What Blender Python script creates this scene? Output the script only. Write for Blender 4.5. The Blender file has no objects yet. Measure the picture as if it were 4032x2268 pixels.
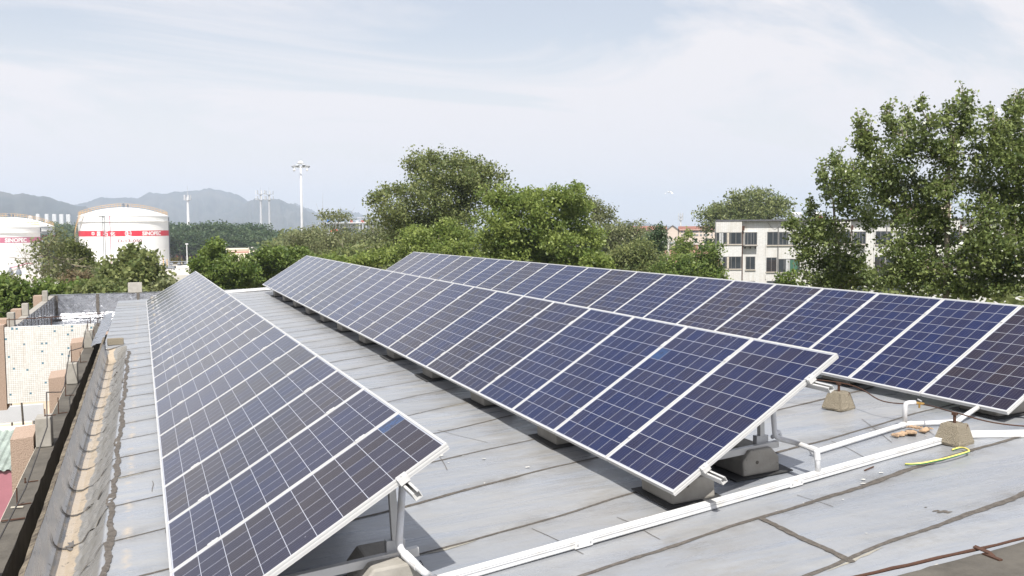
import bpy, math, random
import numpy as np
from mathutils import Vector, Matrix

# ------------------------------------------------------------------ camera, sky, sun, exposure
scene = bpy.context.scene
COL = scene.collection
W_, H_ = 4032, 2268                       # survey photograph size
F_, YAW, PITCH, ROLL, CAMH = 3624.7, .3815, -.0665, -.0065, 2.145
def _rot():
    cy, sy = math.cos(YAW), math.sin(YAW)
    f = np.array([sy*math.cos(PITCH), cy*math.cos(PITCH), math.sin(PITCH)])
    r = np.array([cy, -sy, 0.]); u = np.cross(r, f)
    return np.array([r*math.cos(ROLL)+u*math.sin(ROLL), -r*math.sin(ROLL)+u*math.cos(ROLL), f])
RM = _rot(); CAM = np.array([0, 0, CAMH])
cam = bpy.data.cameras.new('camera'); cam_o = bpy.data.objects.new('camera', cam); COL.objects.link(cam_o)
cam.sensor_width = 36; cam.lens = 36*F_/W_; cam.clip_start = .05; cam.clip_end = 20000
m = Matrix.Identity(4)
for i in range(3):
    m[i][0] = RM[0][i]; m[i][1] = RM[1][i]; m[i][2] = -RM[2][i]; m[i][3] = CAM[i]
cam_o.matrix_world = m
scene.camera = cam_o

SUN_TO = Vector((-.235, -.62, .91)).normalized()
SUN_EL = math.asin(SUN_TO.z); SUN_AZ = math.atan2(SUN_TO.x, SUN_TO.y)
sun = bpy.data.lights.new('sun', 'SUN'); sun.energy = 4.0; sun.angle = math.radians(.53); sun.color = (1, .955, .89)
sun_o = bpy.data.objects.new('sun', sun); COL.objects.link(sun_o)
sun_o.rotation_euler = SUN_TO.to_track_quat('Z', 'Y').to_euler()

world = bpy.data.worlds.new('World'); scene.world = world; world.use_nodes = True
nt = world.node_tree; nt.nodes.clear()
def wn(t, **k):
    n = nt.nodes.new(t)
    for a, b in k.items(): setattr(n, a, b)
    return n
wout = wn('ShaderNodeOutputWorld'); bg = wn('ShaderNodeBackground'); bg.inputs['Strength'].default_value = .08
sky = wn('ShaderNodeTexSky', sky_type='NISHITA', sun_disc=False, sun_elevation=SUN_EL, sun_rotation=SUN_AZ,
         air_density=1.2, dust_density=1.2, ozone_density=1.0, altitude=50)
tc = wn('ShaderNodeTexCoord'); sep = wn('ShaderNodeSeparateXYZ'); nt.links.new(tc.outputs['Generated'], sep.inputs[0])
def wm(op, a, b=None, clamp=False):
    n = wn('ShaderNodeMath', operation=op, use_clamp=clamp)
    for i, v in enumerate((a, b)):
        if v is None: continue
        if isinstance(v, (int, float)): n.inputs[i].default_value = v
        else: nt.links.new(v, n.inputs[i])
    return n.outputs[0]
zz = wm('ADD', wm('MAXIMUM', sep.outputs[2], 0.0), .30)
comb = wn('ShaderNodeCombineXYZ')
nt.links.new(wm('DIVIDE', sep.outputs[0], zz), comb.inputs[0]); nt.links.new(wm('DIVIDE', sep.outputs[1], zz), comb.inputs[1])
mp = wn('ShaderNodeMapping'); mp.inputs['Rotation'].default_value = (0, 0, .75); mp.inputs['Scale'].default_value = (.9, 1.9, 1)
nt.links.new(comb.outputs[0], mp.inputs[0])
nz = wn('ShaderNodeTexNoise'); nz.inputs['Scale'].default_value = .8; nz.inputs['Detail'].default_value = 9; nz.inputs['Roughness'].default_value = .60; nz.inputs['Distortion'].default_value = .9
nt.links.new(mp.outputs[0], nz.inputs['Vector'])
rmp = wn('ShaderNodeValToRGB'); rmp.color_ramp.elements[0].position = .45; rmp.color_ramp.elements[1].position = .58
nt.links.new(nz.outputs['Fac'], rmp.inputs[0])
hz_ = wm('MULTIPLY', wm('SUBTRACT', .20, sep.outputs[2]), 4.0, True)
cf = wm('ADD', wm('ADD', wm('MULTIPLY', rmp.outputs[0], .62), .38), hz_, True)
mix = wn('ShaderNodeMixRGB'); mix.inputs[2].default_value = (7.3, 7.1, 7.3, 1)
sk2 = wn('ShaderNodeMixRGB', blend_type='MULTIPLY'); sk2.inputs[0].default_value = 1; sk2.inputs[2].default_value = (1.20, 1.07, 1.02, 1)
nt.links.new(sky.outputs[0], sk2.inputs[1])
nt.links.new(cf, mix.inputs[0]); nt.links.new(sk2.outputs[0], mix.inputs[1])
nt.links.new(mix.outputs[0], bg.inputs[0]); nt.links.new(bg.outputs[0], wout.inputs[0])

vs = scene.view_settings
vs.view_transform = 'Standard'; vs.look = 'None'; vs.exposure = 0.66; vs.gamma = 1; vs.use_curve_mapping = False
scene.render.engine = 'CYCLES'
scene.cycles.max_bounces = 8; scene.cycles.transparent_max_bounces = 8; scene.cycles.volume_bounces = 1
scene.cycles.use_denoising = True

# ------------------------------------------------------------------ survey helpers
def ray(x, y):
    return RM.T @ np.array([(x-W_/2)/F_, -(y-H_/2)/F_, 1.])
def onz(x, y, z):
    d = ray(x, y); return CAM + d*((z-CAMH)/d[2])
def at(x, y, D):
    """point seen in direction of survey pixel at horizontal distance D"""
    d = ray(x, y); return CAM + d*(D/math.hypot(d[0], d[1]))
def zdeck(x): return .042*x
def roofp(x, y, dz=0):
    z = 0.
    for _ in range(40):
        p = onz(x, y, z+dz); z = .5*z+.5*zdeck(max(p[0], -.3))
    return onz(x, y, z+dz)
PPM = lambda D: F_/D                       # pixels per metre at distance D
GZ = -12.5                                 # ground level
rng = np.random.default_rng(7); random.seed(7)

# ------------------------------------------------------------------ mesh helpers
class MB:
    def __init__(s): s.v = []; s.f = []; s.mi = []; s.M = None
    def add(s, verts, faces, mi=0):
        b = len(s.v); s.v += [tuple(map(float, p)) for p in verts]
        s.f += [tuple(b+i for i in f) for f in faces]; s.mi += [mi]*len(faces); return s
    def box(s, a, b, mi=0, mat=None, taper=0):
        (x0, y0, z0), (x1, y1, z1) = a, b; t = taper
        vs_ = [(x0, y0, z0), (x1, y0, z0), (x1, y1, z0), (x0, y1, z0), (x0+t, y0+t, z1), (x1-t, y0+t, z1), (x1-t, y1-t, z1), (x0+t, y1-t, z1)]
        if mat is not None: vs_ = [mat @ Vector(p) for p in vs_]
        return s.add(vs_, [(0, 3, 2, 1), (4, 5, 6, 7), (0, 1, 5, 4), (1, 2, 6, 5), (2, 3, 7, 6), (3, 0, 4, 7)], mi)
    def beam(s, p, q, w, h, mi=0, up=(0, 0, 1)):
        """rectangular bar from p to q, centred"""
        p, q = Vector(p), Vector(q); d = (q-p).normalized(); sd = d.cross(Vector(up))
        if sd.length < 1e-4: sd = d.cross(Vector((1, 0, 0)))
        sd.normalize(); u = sd.cross(d)
        vs_ = []
        for c in (p, q):
            for a, b in ((-1, -1), (1, -1), (1, 1), (-1, 1)): vs_.append(c+sd*(a*w/2)+u*(b*h/2))
        return s.add(vs_, [(0, 3, 2, 1), (4, 5, 6, 7), (0, 1, 5, 4), (1, 2, 6, 5), (2, 3, 7, 6), (3, 0, 4, 7)], mi)
    def tube(s, pts, r, n=8, mi=0, cap=True, split=None):
        pts = [Vector(p) for p in pts]; k = len(pts)
        rr = r if isinstance(r, (list, tuple)) else [r]*k
        b0 = len(s.v); prev = None
        for i, p in enumerate(pts):
            d = (pts[min(i+1, k-1)]-pts[max(i-1, 0)])
            d = d.normalized() if d.length > 1e-9 else Vector((0, 0, 1))
            if prev is None:
                a = d.orthogonal().normalized()
                if abs(d.z) < .9: a = Vector((0, 0, 1)).cross(d).normalized()
            else:
                a = prev-d*prev.dot(d); a = a.normalized() if a.length > 1e-6 else d.orthogonal().normalized()
            prev = a; bb = d.cross(a)
            for j in range(n):
                t = 2*math.pi*j/n; s.v.append(tuple(p+a*(rr[i]*math.cos(t))+bb*(rr[i]*math.sin(t))))
        for i in range(k-1):
            for j in range(n):
                s.f.append((b0+i*n+j, b0+i*n+(j+1) % n, b0+(i+1)*n+(j+1) % n, b0+(i+1)*n+j))
                s.mi.append(mi if split is None else (split[0] if j < n//2 else split[1]))
        if cap:
            s.f.append(tuple(b0+j for j in reversed(range(n)))); s.mi.append(mi)
            s.f.append(tuple(b0+(k-1)*n+j for j in range(n))); s.mi.append(mi)
        return s
    def lathe(s, c, prof, n=24, mi=0, cap=True):
        b0 = len(s.v); k = len(prof)
        for (r, z) in prof:
            for j in range(n):
                t = 2*math.pi*j/n; s.v.append((c[0]+r*math.cos(t), c[1]+r*math.sin(t), c[2]+z))
        for i in range(k-1):
            for j in range(n):
                s.f.append((b0+i*n+j, b0+i*n+(j+1) % n, b0+(i+1)*n+(j+1) % n, b0+(i+1)*n+j)); s.mi.append(mi)
        if cap:
            if prof[0][0] > 1e-4: s.f.append(tuple(b0+j for j in reversed(range(n)))); s.mi.append(mi)
            if prof[-1][0] > 1e-4: s.f.append(tuple(b0+(k-1)*n+j for j in range(n))); s.mi.append(mi)
        return s
    def build(s, name, mats, parent=None, smooth=False):
        me = bpy.data.meshes.new(name); me.from_pydata(s.v, [], s.f)
        if not isinstance(mats, (list, tuple)): mats = [mats]
        for x in mats: me.materials.append(x)
        if len(mats) > 1: me.polygons.foreach_set('material_index', s.mi)
        if smooth: me.polygons.foreach_set('use_smooth', [True]*len(me.polygons))
        me.update()
        o = bpy.data.objects.new(name, me); COL.objects.link(o)
        if parent: o.parent = parent
        return o
def bevel(o, w=.01, seg=2):
    b = o.modifiers.new('bevel', 'BEVEL'); b.width = w; b.segments = seg; b.limit_method = 'ANGLE'; b.angle_limit = math.radians(35)
    return o
def tag(o, label=None, cat=None, group=None, kind=None):
    if label: o['label'] = label
    if cat: o['category'] = cat
    if group: o['group'] = group
    if kind: o['kind'] = kind
    return o
def thing(name, label, cat, loc=(0, 0, 0), rz=0, group=None):
    o = bpy.data.objects.new(name, None); COL.objects.link(o); o.empty_display_size = .2
    o.location = tuple(map(float, loc)); o.rotation_euler = (0, 0, rz)
    return tag(o, label, cat, group)
def dup(root, label=None, group=None):
    r = root.copy(); COL.objects.link(r)
    if label: r['label'] = label
    if group: r['group'] = group
    for ch in list(root.children):
        c = ch.copy(); COL.objects.link(c); c.parent = r
        for g in list(ch.children):
            d = g.copy(); COL.objects.link(d); d.parent = c
    return r

# ------------------------------------------------------------------ materials
class NT:
    def __init__(s, name):
        s.m = bpy.data.materials.new(name); s.m.use_nodes = True; s.t = s.m.node_tree; s.t.nodes.clear()
        s.out = s.n('ShaderNodeOutputMaterial')
    def n(s, t, **k):
        x = s.t.nodes.new(t)
        for a, b in k.items(): setattr(x, a, b)
        return x
    def l(s, a, b): s.t.links.new(a, b)
    def val(s, sock, v):
        if isinstance(v, bpy.types.NodeSocket): s.l(v, sock)
        elif isinstance(v, (tuple, list)) and len(v) == 3 and sock.type == 'RGBA': sock.default_value = (*v, 1)
        else: sock.default_value = v
    def math(s, op, a, b=None, clamp=False):
        x = s.n('ShaderNodeMath', operation=op, use_clamp=clamp); s.val(x.inputs[0], a)
        if b is not None: s.val(x.inputs[1], b)
        return x.outputs[0]
    def mix(s, f, a, b, mode='MIX'):
        x = s.n('ShaderNodeMixRGB', blend_type=mode); s.val(x.inputs[0], f); s.val(x.inputs[1], a); s.val(x.inputs[2], b); return x.outputs[0]
    def coord(s, kind='Object', scale=None, rot=None):
        c = s.n('ShaderNodeTexCoord').outputs[kind]
        if scale is not None or rot is not None:
            mpn = s.n('ShaderNodeMapping')
            if scale is not None: mpn.inputs['Scale'].default_value = scale
            if rot is not None: mpn.inputs['Rotation'].default_value = rot
            s.l(c, mpn.inputs[0]); c = mpn.outputs[0]
        return c
    def wpos(s, scale=None, rot=None):
        c = s.n('ShaderNodeNewGeometry').outputs['Position']
        if scale is not None or rot is not None:
            mpn = s.n('ShaderNodeMapping')
            if scale is not None: mpn.inputs['Scale'].default_value = scale
            if rot is not None: mpn.inputs['Rotation'].default_value = rot
            s.l(c, mpn.inputs[0]); c = mpn.outputs[0]
        return c
    def noise(s, v, scale, detail=5, rough=.55, dist=0):
        x = s.n('ShaderNodeTexNoise'); s.l(v, x.inputs['Vector']); x.inputs['Scale'].default_value = scale
        x.inputs['Detail'].default_value = detail; x.inputs['Roughness'].default_value = rough; x.inputs['Distortion'].default_value = dist
        return x.outputs['Fac']
    def ramp(s, f, *st):
        x = s.n('ShaderNodeValToRGB'); s.l(f, x.inputs[0]); e = x.color_ramp.elements
        while len(e) < len(st): e.new(.5)
        for i, (p, c) in enumerate(st):
            e[i].position = p; e[i].color = (*c, 1) if isinstance(c, tuple) else (c, c, c, 1)
        return x.outputs[0]
    def bump(s, h, strength=.3, dist=.01):
        b = s.n('ShaderNodeBump'); s.l(h, b.inputs['Height']); b.inputs['Strength'].default_value = strength; b.inputs['Distance'].default_value = dist
        return b.outputs[0]
    def pbr(s, col, rough=.6, metal=0, spec=.5, normal=None, coat=0, emit=None):
        p = s.n('ShaderNodeBsdfPrincipled'); s.val(p.inputs['Base Color'], col); s.val(p.inputs['Roughness'], rough); s.val(p.inputs['Metallic'], metal)
        p.inputs['Specular IOR Level'].default_value = spec
        if coat: p.inputs['Coat Weight'].default_value = coat; p.inputs['Coat Roughness'].default_value = .06
        if normal is not None: s.l(normal, p.inputs['Normal'])
        s.l(p.outputs[0], s.out.inputs['Surface']); return s.m
def simple(name, col, rough=.6, metal=0, var=.18, scale=6, bump=0, spec=.5):
    t = NT(name); c = t.coord(); nz_ = t.noise(c, scale, 6, .6)
    cc = t.mix(t.ramp(nz_, (.3, 0.), (.7, 1.)), tuple(x*(1-var) for x in col), tuple(min(1, x*(1+var)) for x in col))
    return t.pbr(cc, rough, metal, spec, t.bump(t.noise(c, scale*4, 4), bump) if bump else None)

# roof membrane
t = NT('roof_membrane'); P = t.wpos(); SD = math.atan(.235)
sx = t.n('ShaderNodeSeparateXYZ'); t.l(P, sx.inputs[0]); X, Y = sx.outputs[0], sx.outputs[1]
st1 = t.noise(t.wpos((.45, 3.2, 1), (0, 0, -SD)), 1.6, 7, .62, .4)
st2 = t.noise(t.wpos((.8, 6., 1), (0, 0, -SD)), 2.3, 8, .7, .2)
big = t.noise(P, .55, 4)
c = t.mix(t.ramp(st1, (.32, 0.), (.68, 1.)), (.275, .30, .34), (.35, .355, .355))
c = t.mix(t.ramp(st2, (.50, 0.), (.72, .6)), c, (.24, .28, .35))
c = t.mix(t.ramp(big, (.48, 0.), (.70, .5)), c, (.30, .285, .255))
c = t.mix(t.ramp(t.noise(t.wpos((1, 3, 1), (0, 0, -SD)), 3.2, 8, .72), (.57, 0.), (.72, .4)), c, (.20, .195, .18))
c = t.mix(t.ramp(t.noise(t.wpos((1, 2.2, 1), (0, 0, -SD)), 7, 8, .72), (.60, 0.), (.72, .45)), c, (.42, .405, .365))
c = t.mix(t.ramp(t.noise(P, 55, 3, .6), (.72, 0.), (.78, .35)), c, (.55, .55, .53))
c = t.mix(t.ramp(t.noise(P, 22, 5, .7), (.69, 0.), (.75, .35)), c, (.11, .10, .09))
sh = t.n('ShaderNodeAttribute', attribute_name='sheet').outputs['Fac']
c = t.mix(t.math('MULTIPLY', sh, .32), c, (.19, .20, .22)); edg = t.n('ShaderNodeAttribute', attribute_name='lap').outputs['Fac']
c = t.mix(t.math('MULTIPLY', edg, t.ramp(t.noise(P, 3, 6, .7), (.42, 0.), (.66, .75))), c, (.155, .145, .125))
dirtx = t.math('SUBTRACT', 1, t.math('MULTIPLY', t.math('ABSOLUTE', t.math('SUBTRACT', X, 3.15)), 1.9), True)
c = t.mix(t.math('MULTIPLY', dirtx, t.ramp(t.noise(t.wpos((1, 3.5, 1), (0, 0, -SD)), 2.4, 7, .7), (.40, .0), (.66, .6))), c, (.22, .20, .165))
# tan puddle line left of the front row
tanl = t.math('SUBTRACT', 1, t.math('MULTIPLY', t.math('ABSOLUTE', t.math('SUBTRACT', X, -.16)), 22), True)
c = t.mix(t.math('MULTIPLY', tanl, t.ramp(t.noise(P, 4.5, 5, .6), (.5, 0.), (.62, .8))), c, (.47, .40, .31))
# trough: grey painted up-turn, tan silt in the bed
trf = t.math('MULTIPLY', t.math('LESS_THAN', X, -.325), t.math('LESS_THAN', Y, 18.6))
c = t.mix(trf, c, t.mix(t.ramp(t.noise(t.wpos((8, 1.5, 1), (0, 0, .5)), 2.2, 6, .6), (.3, 0.), (.7, 1.)), (.20, .195, .18), (.28, .275, .265)))
silt = t.math('SUBTRACT', 1, t.math('MULTIPLY', t.math('ABSOLUTE', t.math('SUBTRACT', X, -.585)), 9.5), True)
silt = t.math('MULTIPLY', t.math('MULTIPLY', t.ramp(t.math('ADD', silt, t.math('MULTIPLY', t.math('SUBTRACT', t.noise(P, 2.6, 6, .6), .5), 1.9)), (.32, 0.), (.42, 1.)), trf), .95)
c = t.mix(silt, c, t.mix(t.noise(P, 14, 6, .7), (.40, .325, .235), (.50, .42, .32)))
up = t.math('MULTIPLY', t.math('LESS_THAN', X, -.665), t.math('LESS_THAN', Y, 18.6))
c = t.mix(up, c, t.mix(t.noise(P, 5, 6, .6), (.47, .50, .54), (.60, .615, .62)))
spk = t.math('MULTIPLY', t.math('LESS_THAN', X, -.5), t.ramp(t.noise(P, 17, 4, .75), (.625, 0.), (.655, .9)))
c = t.mix(t.math('MULTIPLY', spk, t.math('LESS_THAN', Y, 18.6)), c, (.05, .048, .045))
M_roof = t.pbr(c, t.ramp(st1, (.3, .22), (.7, .38)), 0, .7, t.bump(t.math('ADD', t.math('ADD', t.noise(P, 5, 5), t.math('MULTIPLY', t.noise(P, 1.3, 3), 2.5)), t.math('MULTIPLY', st2, .7)), .45, .014))
t = NT('bitumen'); P = t.wpos()
M_tar = t.pbr(t.mix(t.ramp(t.noise(P, 24, 6, .7), (.4, 0.), (.65, 1.)), (.085, .075, .064), (.145, .128, .11)), .75, 0, .4, t.bump(t.noise(P, 60, 5), .6, .01))
t = NT('pale_mastic'); P = t.wpos()
M_mast = t.pbr(t.mix(t.noise(P, 25, 6, .7), (.24, .225, .19), (.42, .40, .34)), .7)
# solar cells
t = NT('solar_cells'); oi = t.n('ShaderNodeObjectInfo'); co = t.coord(); sx = t.n('ShaderNodeSeparateXYZ'); t.l(co, sx.inputs[0])
gsep = t.n('ShaderNodeSeparateXYZ'); t.l(t.coord('Generated'), gsep.inputs[0])
def fr(v, n_, mg):
    u = t.math('MULTIPLY', t.math('SUBTRACT', v, mg), n_/(1-2*mg)); f = t.math('FRACT', u)
    return u, t.math('SUBTRACT', .5, t.math('ABSOLUTE', t.math('SUBTRACT', f, .5)))
u1, d1 = fr(gsep.outputs[0], 10, .0045); u2, d2 = fr(gsep.outputs[1], 6, .0075)
line = t.math('MAXIMUM', t.math('LESS_THAN', d1, .0115), t.math('LESS_THAN', d2, .0115))
edge = t.math('MAXIMUM', t.math('MAXIMUM', t.math('LESS_THAN', u1, 0), t.math('GREATER_THAN', u1, 10)), t.math('MAXIMUM', t.math('LESS_THAN', u2, 0), t.math('GREATER_THAN', u2, 6)))
f2 = t.math('FRACT', t.math('MULTIPLY', u2, 5))
bus = t.math('LESS_THAN', t.math('ABSOLUTE', t.math('SUBTRACT', f2, .5)), .026)
cell = t.n('ShaderNodeCombineXYZ'); t.l(t.math('FLOOR', u1), cell.inputs[0]); t.l(t.math('FLOOR', u2), cell.inputs[1]); t.l(t.math('MULTIPLY', oi.outputs['Random'], 97), cell.inputs[2])
wnz = t.n('ShaderNodeTexWhiteNoise'); t.l(cell.outputs[0], wnz.inputs['Vector'])
shift = t.n('ShaderNodeVectorMath', operation='ADD'); t.l(co, shift.inputs[0]); t.l(cell.outputs[0], shift.inputs[1])
cr = t.n('ShaderNodeTexVoronoi'); cr.inputs['Scale'].default_value = 60; t.l(shift.outputs[0], cr.inputs['Vector'])
oc = t.n('ShaderNodeSeparateColor'); t.l(oi.outputs['Color'], oc.inputs[0])
fac = t.math('ADD', t.math('MULTIPLY', oc.outputs[0], .8), t.math('MULTIPLY', t.math('SUBTRACT', wnz.outputs[0], .35), .45), True)
patch = t.ramp(t.noise(shift.outputs[0], 7, 3), (.35, 0.), (.7, 1.))
cb = t.mix(fac, (.003, .011, .062), (.021, .0145, .020))
cb = t.mix(t.math('MULTIPLY', patch, t.math('MULTIPLY', t.math('SUBTRACT', 1.05, fac, True), .5)), cb, (.004, .014, .078))
cb = t.mix(t.math('MULTIPLY', cr.outputs['Distance'], .16), cb, (.03, .028, .045))
cb = t.mix(t.math('MULTIPLY', bus, .20), cb, (.36, .36, .43))
cb = t.mix(t.math('MAXIMUM', line, edge), cb, (.42, .44, .50))
dust = t.ramp(t.noise(shift.outputs[0], 2.2, 6, .65), (.40, .004), (.78, .035))
cb = t.mix(dust, cb, (.40, .36, .33))
ow = t.n('ShaderNodeVectorMath', operation='ADD'); t.l(co, ow.inputs[0]); cx = t.n('ShaderNodeCombineXYZ'); t.l(t.math('MULTIPLY', oi.outputs['Random'], 313), cx.inputs[2]); t.l(cx.outputs[0], ow.inputs[1])
drop = t.ramp(t.noise(ow.outputs[0], 5.5, 5, .75), (.70, 0.), (.725, .75))
cb = t.mix(drop, cb, (.6, .62, .68))
cb = t.mix(t.math('MULTIPLY', t.math('GREATER_THAN', wnz.outputs[0], .9972), t.ramp(t.noise(shift.outputs[0], 14, 4, .7), (.35, .1), (.6, .75))), cb, (.025, .075, .20))
cb = t.mix(t.math('MULTIPLY', t.ramp(t.noise(t.coord('Object', (.7, 16, 1)), 1.5, 5, .7), (.56, 0.), (.75, .07)), 1.0), cb, (.4, .38, .36))
M_cell = t.pbr(cb, .14, 0, .22)
t = NT('brushed_aluminium'); P = t.wpos()
M_alu = t.pbr(t.mix(t.noise(P, 3, 5), (.54, .54, .53), (.70, .70, .69)), .42, .25, .5)
M_alu2 = simple('galvanised_steel', (.55, .56, .57), .45, .4, .15, 5)
def grimy(name, base, rough):
    t = NT(name); P = t.wpos(); c = t.mix(t.ramp(t.noise(P, 6, 7, .7), (.48, 0.), (.72, .7)), base, (.50, .46, .38))
    c = t.mix(t.ramp(t.noise(t.wpos((14, 3, 9)), 2.5, 6, .7), (.58, 0.), (.75, .6)), c, (.40, .36, .30)); return t.pbr(c, rough)
M_white = grimy('white_powder_coat', (.72, .73, .74), .4)
M_pvc = grimy('white_pvc', (.68, .69, .71), .38)
t = NT('cast_concrete'); P = t.wpos()
c = t.mix(t.ramp(t.noise(P, 4, 7, .65), (.3, 0.), (.7, 1.)), (.27, .255, .225), (.42, .40, .36))
c = t.mix(t.ramp(t.noise(P, 45, 3, .6), (.68, 0.), (.72, .7)), c, (.1, .095, .09))
M_conc = t.pbr(c, .88, 0, .25, t.bump(t.noise(P, 40, 5), .35, .006))
t = NT('coarse_concrete'); P = t.wpos(); vo = t.n('ShaderNodeTexVoronoi'); vo.inputs['Scale'].default_value = 150; t.l(P, vo.inputs['Vector'])
M_coarse = t.pbr(t.mix(t.ramp(vo.outputs['Distance'], (.2, 0.), (.75, 1.)), (.55, .49, .38), (.36, .31, .23)), .95, 0, .2, t.bump(vo.outputs['Distance'], 1., .02))
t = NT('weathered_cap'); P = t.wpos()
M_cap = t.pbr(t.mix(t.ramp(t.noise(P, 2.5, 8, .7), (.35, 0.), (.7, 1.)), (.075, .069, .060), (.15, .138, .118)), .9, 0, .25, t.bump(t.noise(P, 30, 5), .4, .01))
t = NT('crumbling_concrete'); P = t.wpos()
M_crumb = t.pbr(t.mix(t.ramp(t.noise(P, 7, 8, .75), (.38, 0.), (.66, 1.)), (.06, .05, .042), (.27, .23, .17)), .95, 0, .2, t.bump(t.noise(P, 25, 6), .8, .02))
t = NT('pebble_dash'); P = t.wpos(); vo = t.n('ShaderNodeTexVoronoi'); vo.inputs['Scale'].default_value = 80; t.l(P, vo.inputs['Vector'])
M_dash = t.pbr(t.mix(t.ramp(vo.outputs['Distance'], (.15, 0.), (.8, 1.)), (.47, .36, .285), (.35, .26, .205)), .95, 0, .2, t.bump(vo.outputs['Distance'], .5, .012))
t = NT('mosaic_tile'); P = t.wpos(); sx = t.n('ShaderNodeSeparateXYZ'); t.l(P, sx.inputs[0]); TS = .05
gx = t.math('DIVIDE', t.math('ADD', sx.outputs[0], sx.outputs[1]), TS); gz = t.math('DIVIDE', sx.outputs[2], TS)
cv = t.n('ShaderNodeCombineXYZ'); t.l(t.math('FLOOR', gx), cv.inputs[0]); t.l(t.math('FLOOR', gz), cv.inputs[1])
wnz = t.n('ShaderNodeTexWhiteNoise'); t.l(cv.outputs[0], wnz.inputs['Vector'])
grout = t.math('MAXIMUM', t.math('GREATER_THAN', t.math('ABSOLUTE', t.math('SUBTRACT', t.math('FRACT', gx), .5)), .455), t.math('GREATER_THAN', t.math('ABSOLUTE', t.math('SUBTRACT', t.math('FRACT', gz), .5)), .455))
c = t.mix(wnz.outputs[0], (.70, .695, .66), (.80, .795, .77))
c = t.mix(t.math('GREATER_THAN', wnz.outputs[0], .978), c, (.12, .25, .33))
c = t.mix(t.math('MULTIPLY', grout, t.ramp(t.noise(P, 2.5, 7, .7), (.30, .35), (.55, 1.))), c, (.30, .275, .24))
c = t.mix(t.ramp(t.noise(t.wpos((6, 6, .9)), 1.6, 6, .7), (.56, 0.), (.74, .5)), c, (.52, .42, .33))
M_mosaic = t.pbr(c, .35, 0, .5)
t = NT('aluminium_foil_felt'); P = t.wpos(); vo = t.n('ShaderNodeTexVoronoi'); vo.inputs['Scale'].default_value = 5; t.l(P, vo.inputs['Vector'])
M_foil = t.pbr(t.mix(t.noise(P, 3, 6), (.46, .47, .49), (.66, .67, .69)), t.ramp(t.noise(P, 2, 5), (.3, .16), (.7, .34)), 1.0, .5, t.bump(t.math('ADD', t.noise(P, 4, 6, .6, 1.2), t.math('MULTIPLY', vo.outputs['Distance'], .6)), .5, .05))
t = NT('rusty_iron'); P = t.wpos()
M_rust = t.pbr(t.mix(t.noise(P, 40, 6, .7), (.045, .028, .022), (.13, .065, .042)), .85, .1, .3, t.bump(t.noise(P, 90, 4), .6, .004))
M_wire = simple('dark_cable', (.05, .045, .042), .6)
M_rubber = simple('rubber_mat', (.045, .045, .045), .7, 0, .3, 8, .3)
M_brass = simple('brass', (.62, .38, .12), .3, .8)
M_green = simple('green_insulation', (.02, .30, .10), .4)
M_yellow = simple('yellow_insulation', (.72, .62, .16), .4)
t = NT('terracotta_shard'); P = t.wpos()
M_shard = t.pbr(t.mix(t.ramp(t.noise(P, 22, 6, .7), (.45, 0.), (.62, 1.)), (.50, .35, .22), (.22, .15, .10)), .8)
M_corr = simple('corrugated_sheet_pale_green', (.36, .42, .38), .6, .1, .25, 2)
M_pink = simple('pink_painted_board', (.47, .20, .24), .6, 0, .08, 2)
M_cream0 = simple('cream_plaster', (.58, .54, .45), .9)
M_flake = simple('pale_flake', (.56, .55, .51), .8)

# ------------------------------------------------------------------ roof deck
def z_profile(x, y):
    zd = zdeck(x) if x > -.3 else zdeck(-.3)
    if x >= -.31: return zd
    k = min(1, max(0, (18.7-y)/.5))
    xs = [-.715, -.711, -.704, -.690, -.65, -.58, -.48, -.40, -.31]; zs = [.08, -.04, -.14, -.20, -.25, -.262, -.225, -.14, zdeck(-.3)]
    zt = float(np.interp(x, xs, zs))
    return zd*(1-k)+zt*k
def wob(x, y):
    return .004*math.sin(3.1*x+1.7*y)+.003*math.sin(7.3*y-2.1*x)
def z_deck(x, y):
    z = z_profile(x, y)+wob(x, y)
    if -.56 < x < -.31 and y < 18.2:
        e = math.sin(math.pi*(x+.56)/.25)
        z += e*(.014*math.sin(26*y+40*x+3*math.sin(2.3*y))+.010*math.sin(47*y+55*x)+.005*math.sin(83*y+70*x))
    return z
RX1, RY0, RY1 = 9.7, -2.0, 30.2
xs = list(np.concatenate([np.linspace(-.715, -.30, 48), np.linspace(-.285, -.1, 10), np.linspace(0, 1.5, 12), np.linspace(1.7, RX1, 30)]))
ys = list(np.concatenate([np.linspace(RY0, 4.6, 24), np.linspace(4.7, 20, 240), np.linspace(20.2, RY1, 50)]))
mb = MB(); nx_, ny_ = len(xs), len(ys)
vv = [(x, y, z_deck(x, y)) for y in ys for x in xs]
mb.add(vv, [(j*nx_+i, j*nx_+i+1, (j+1)*nx_+i+1, (j+1)*nx_+i) for j in range(ny_-1) for i in range(nx_-1)], 0)
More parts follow.
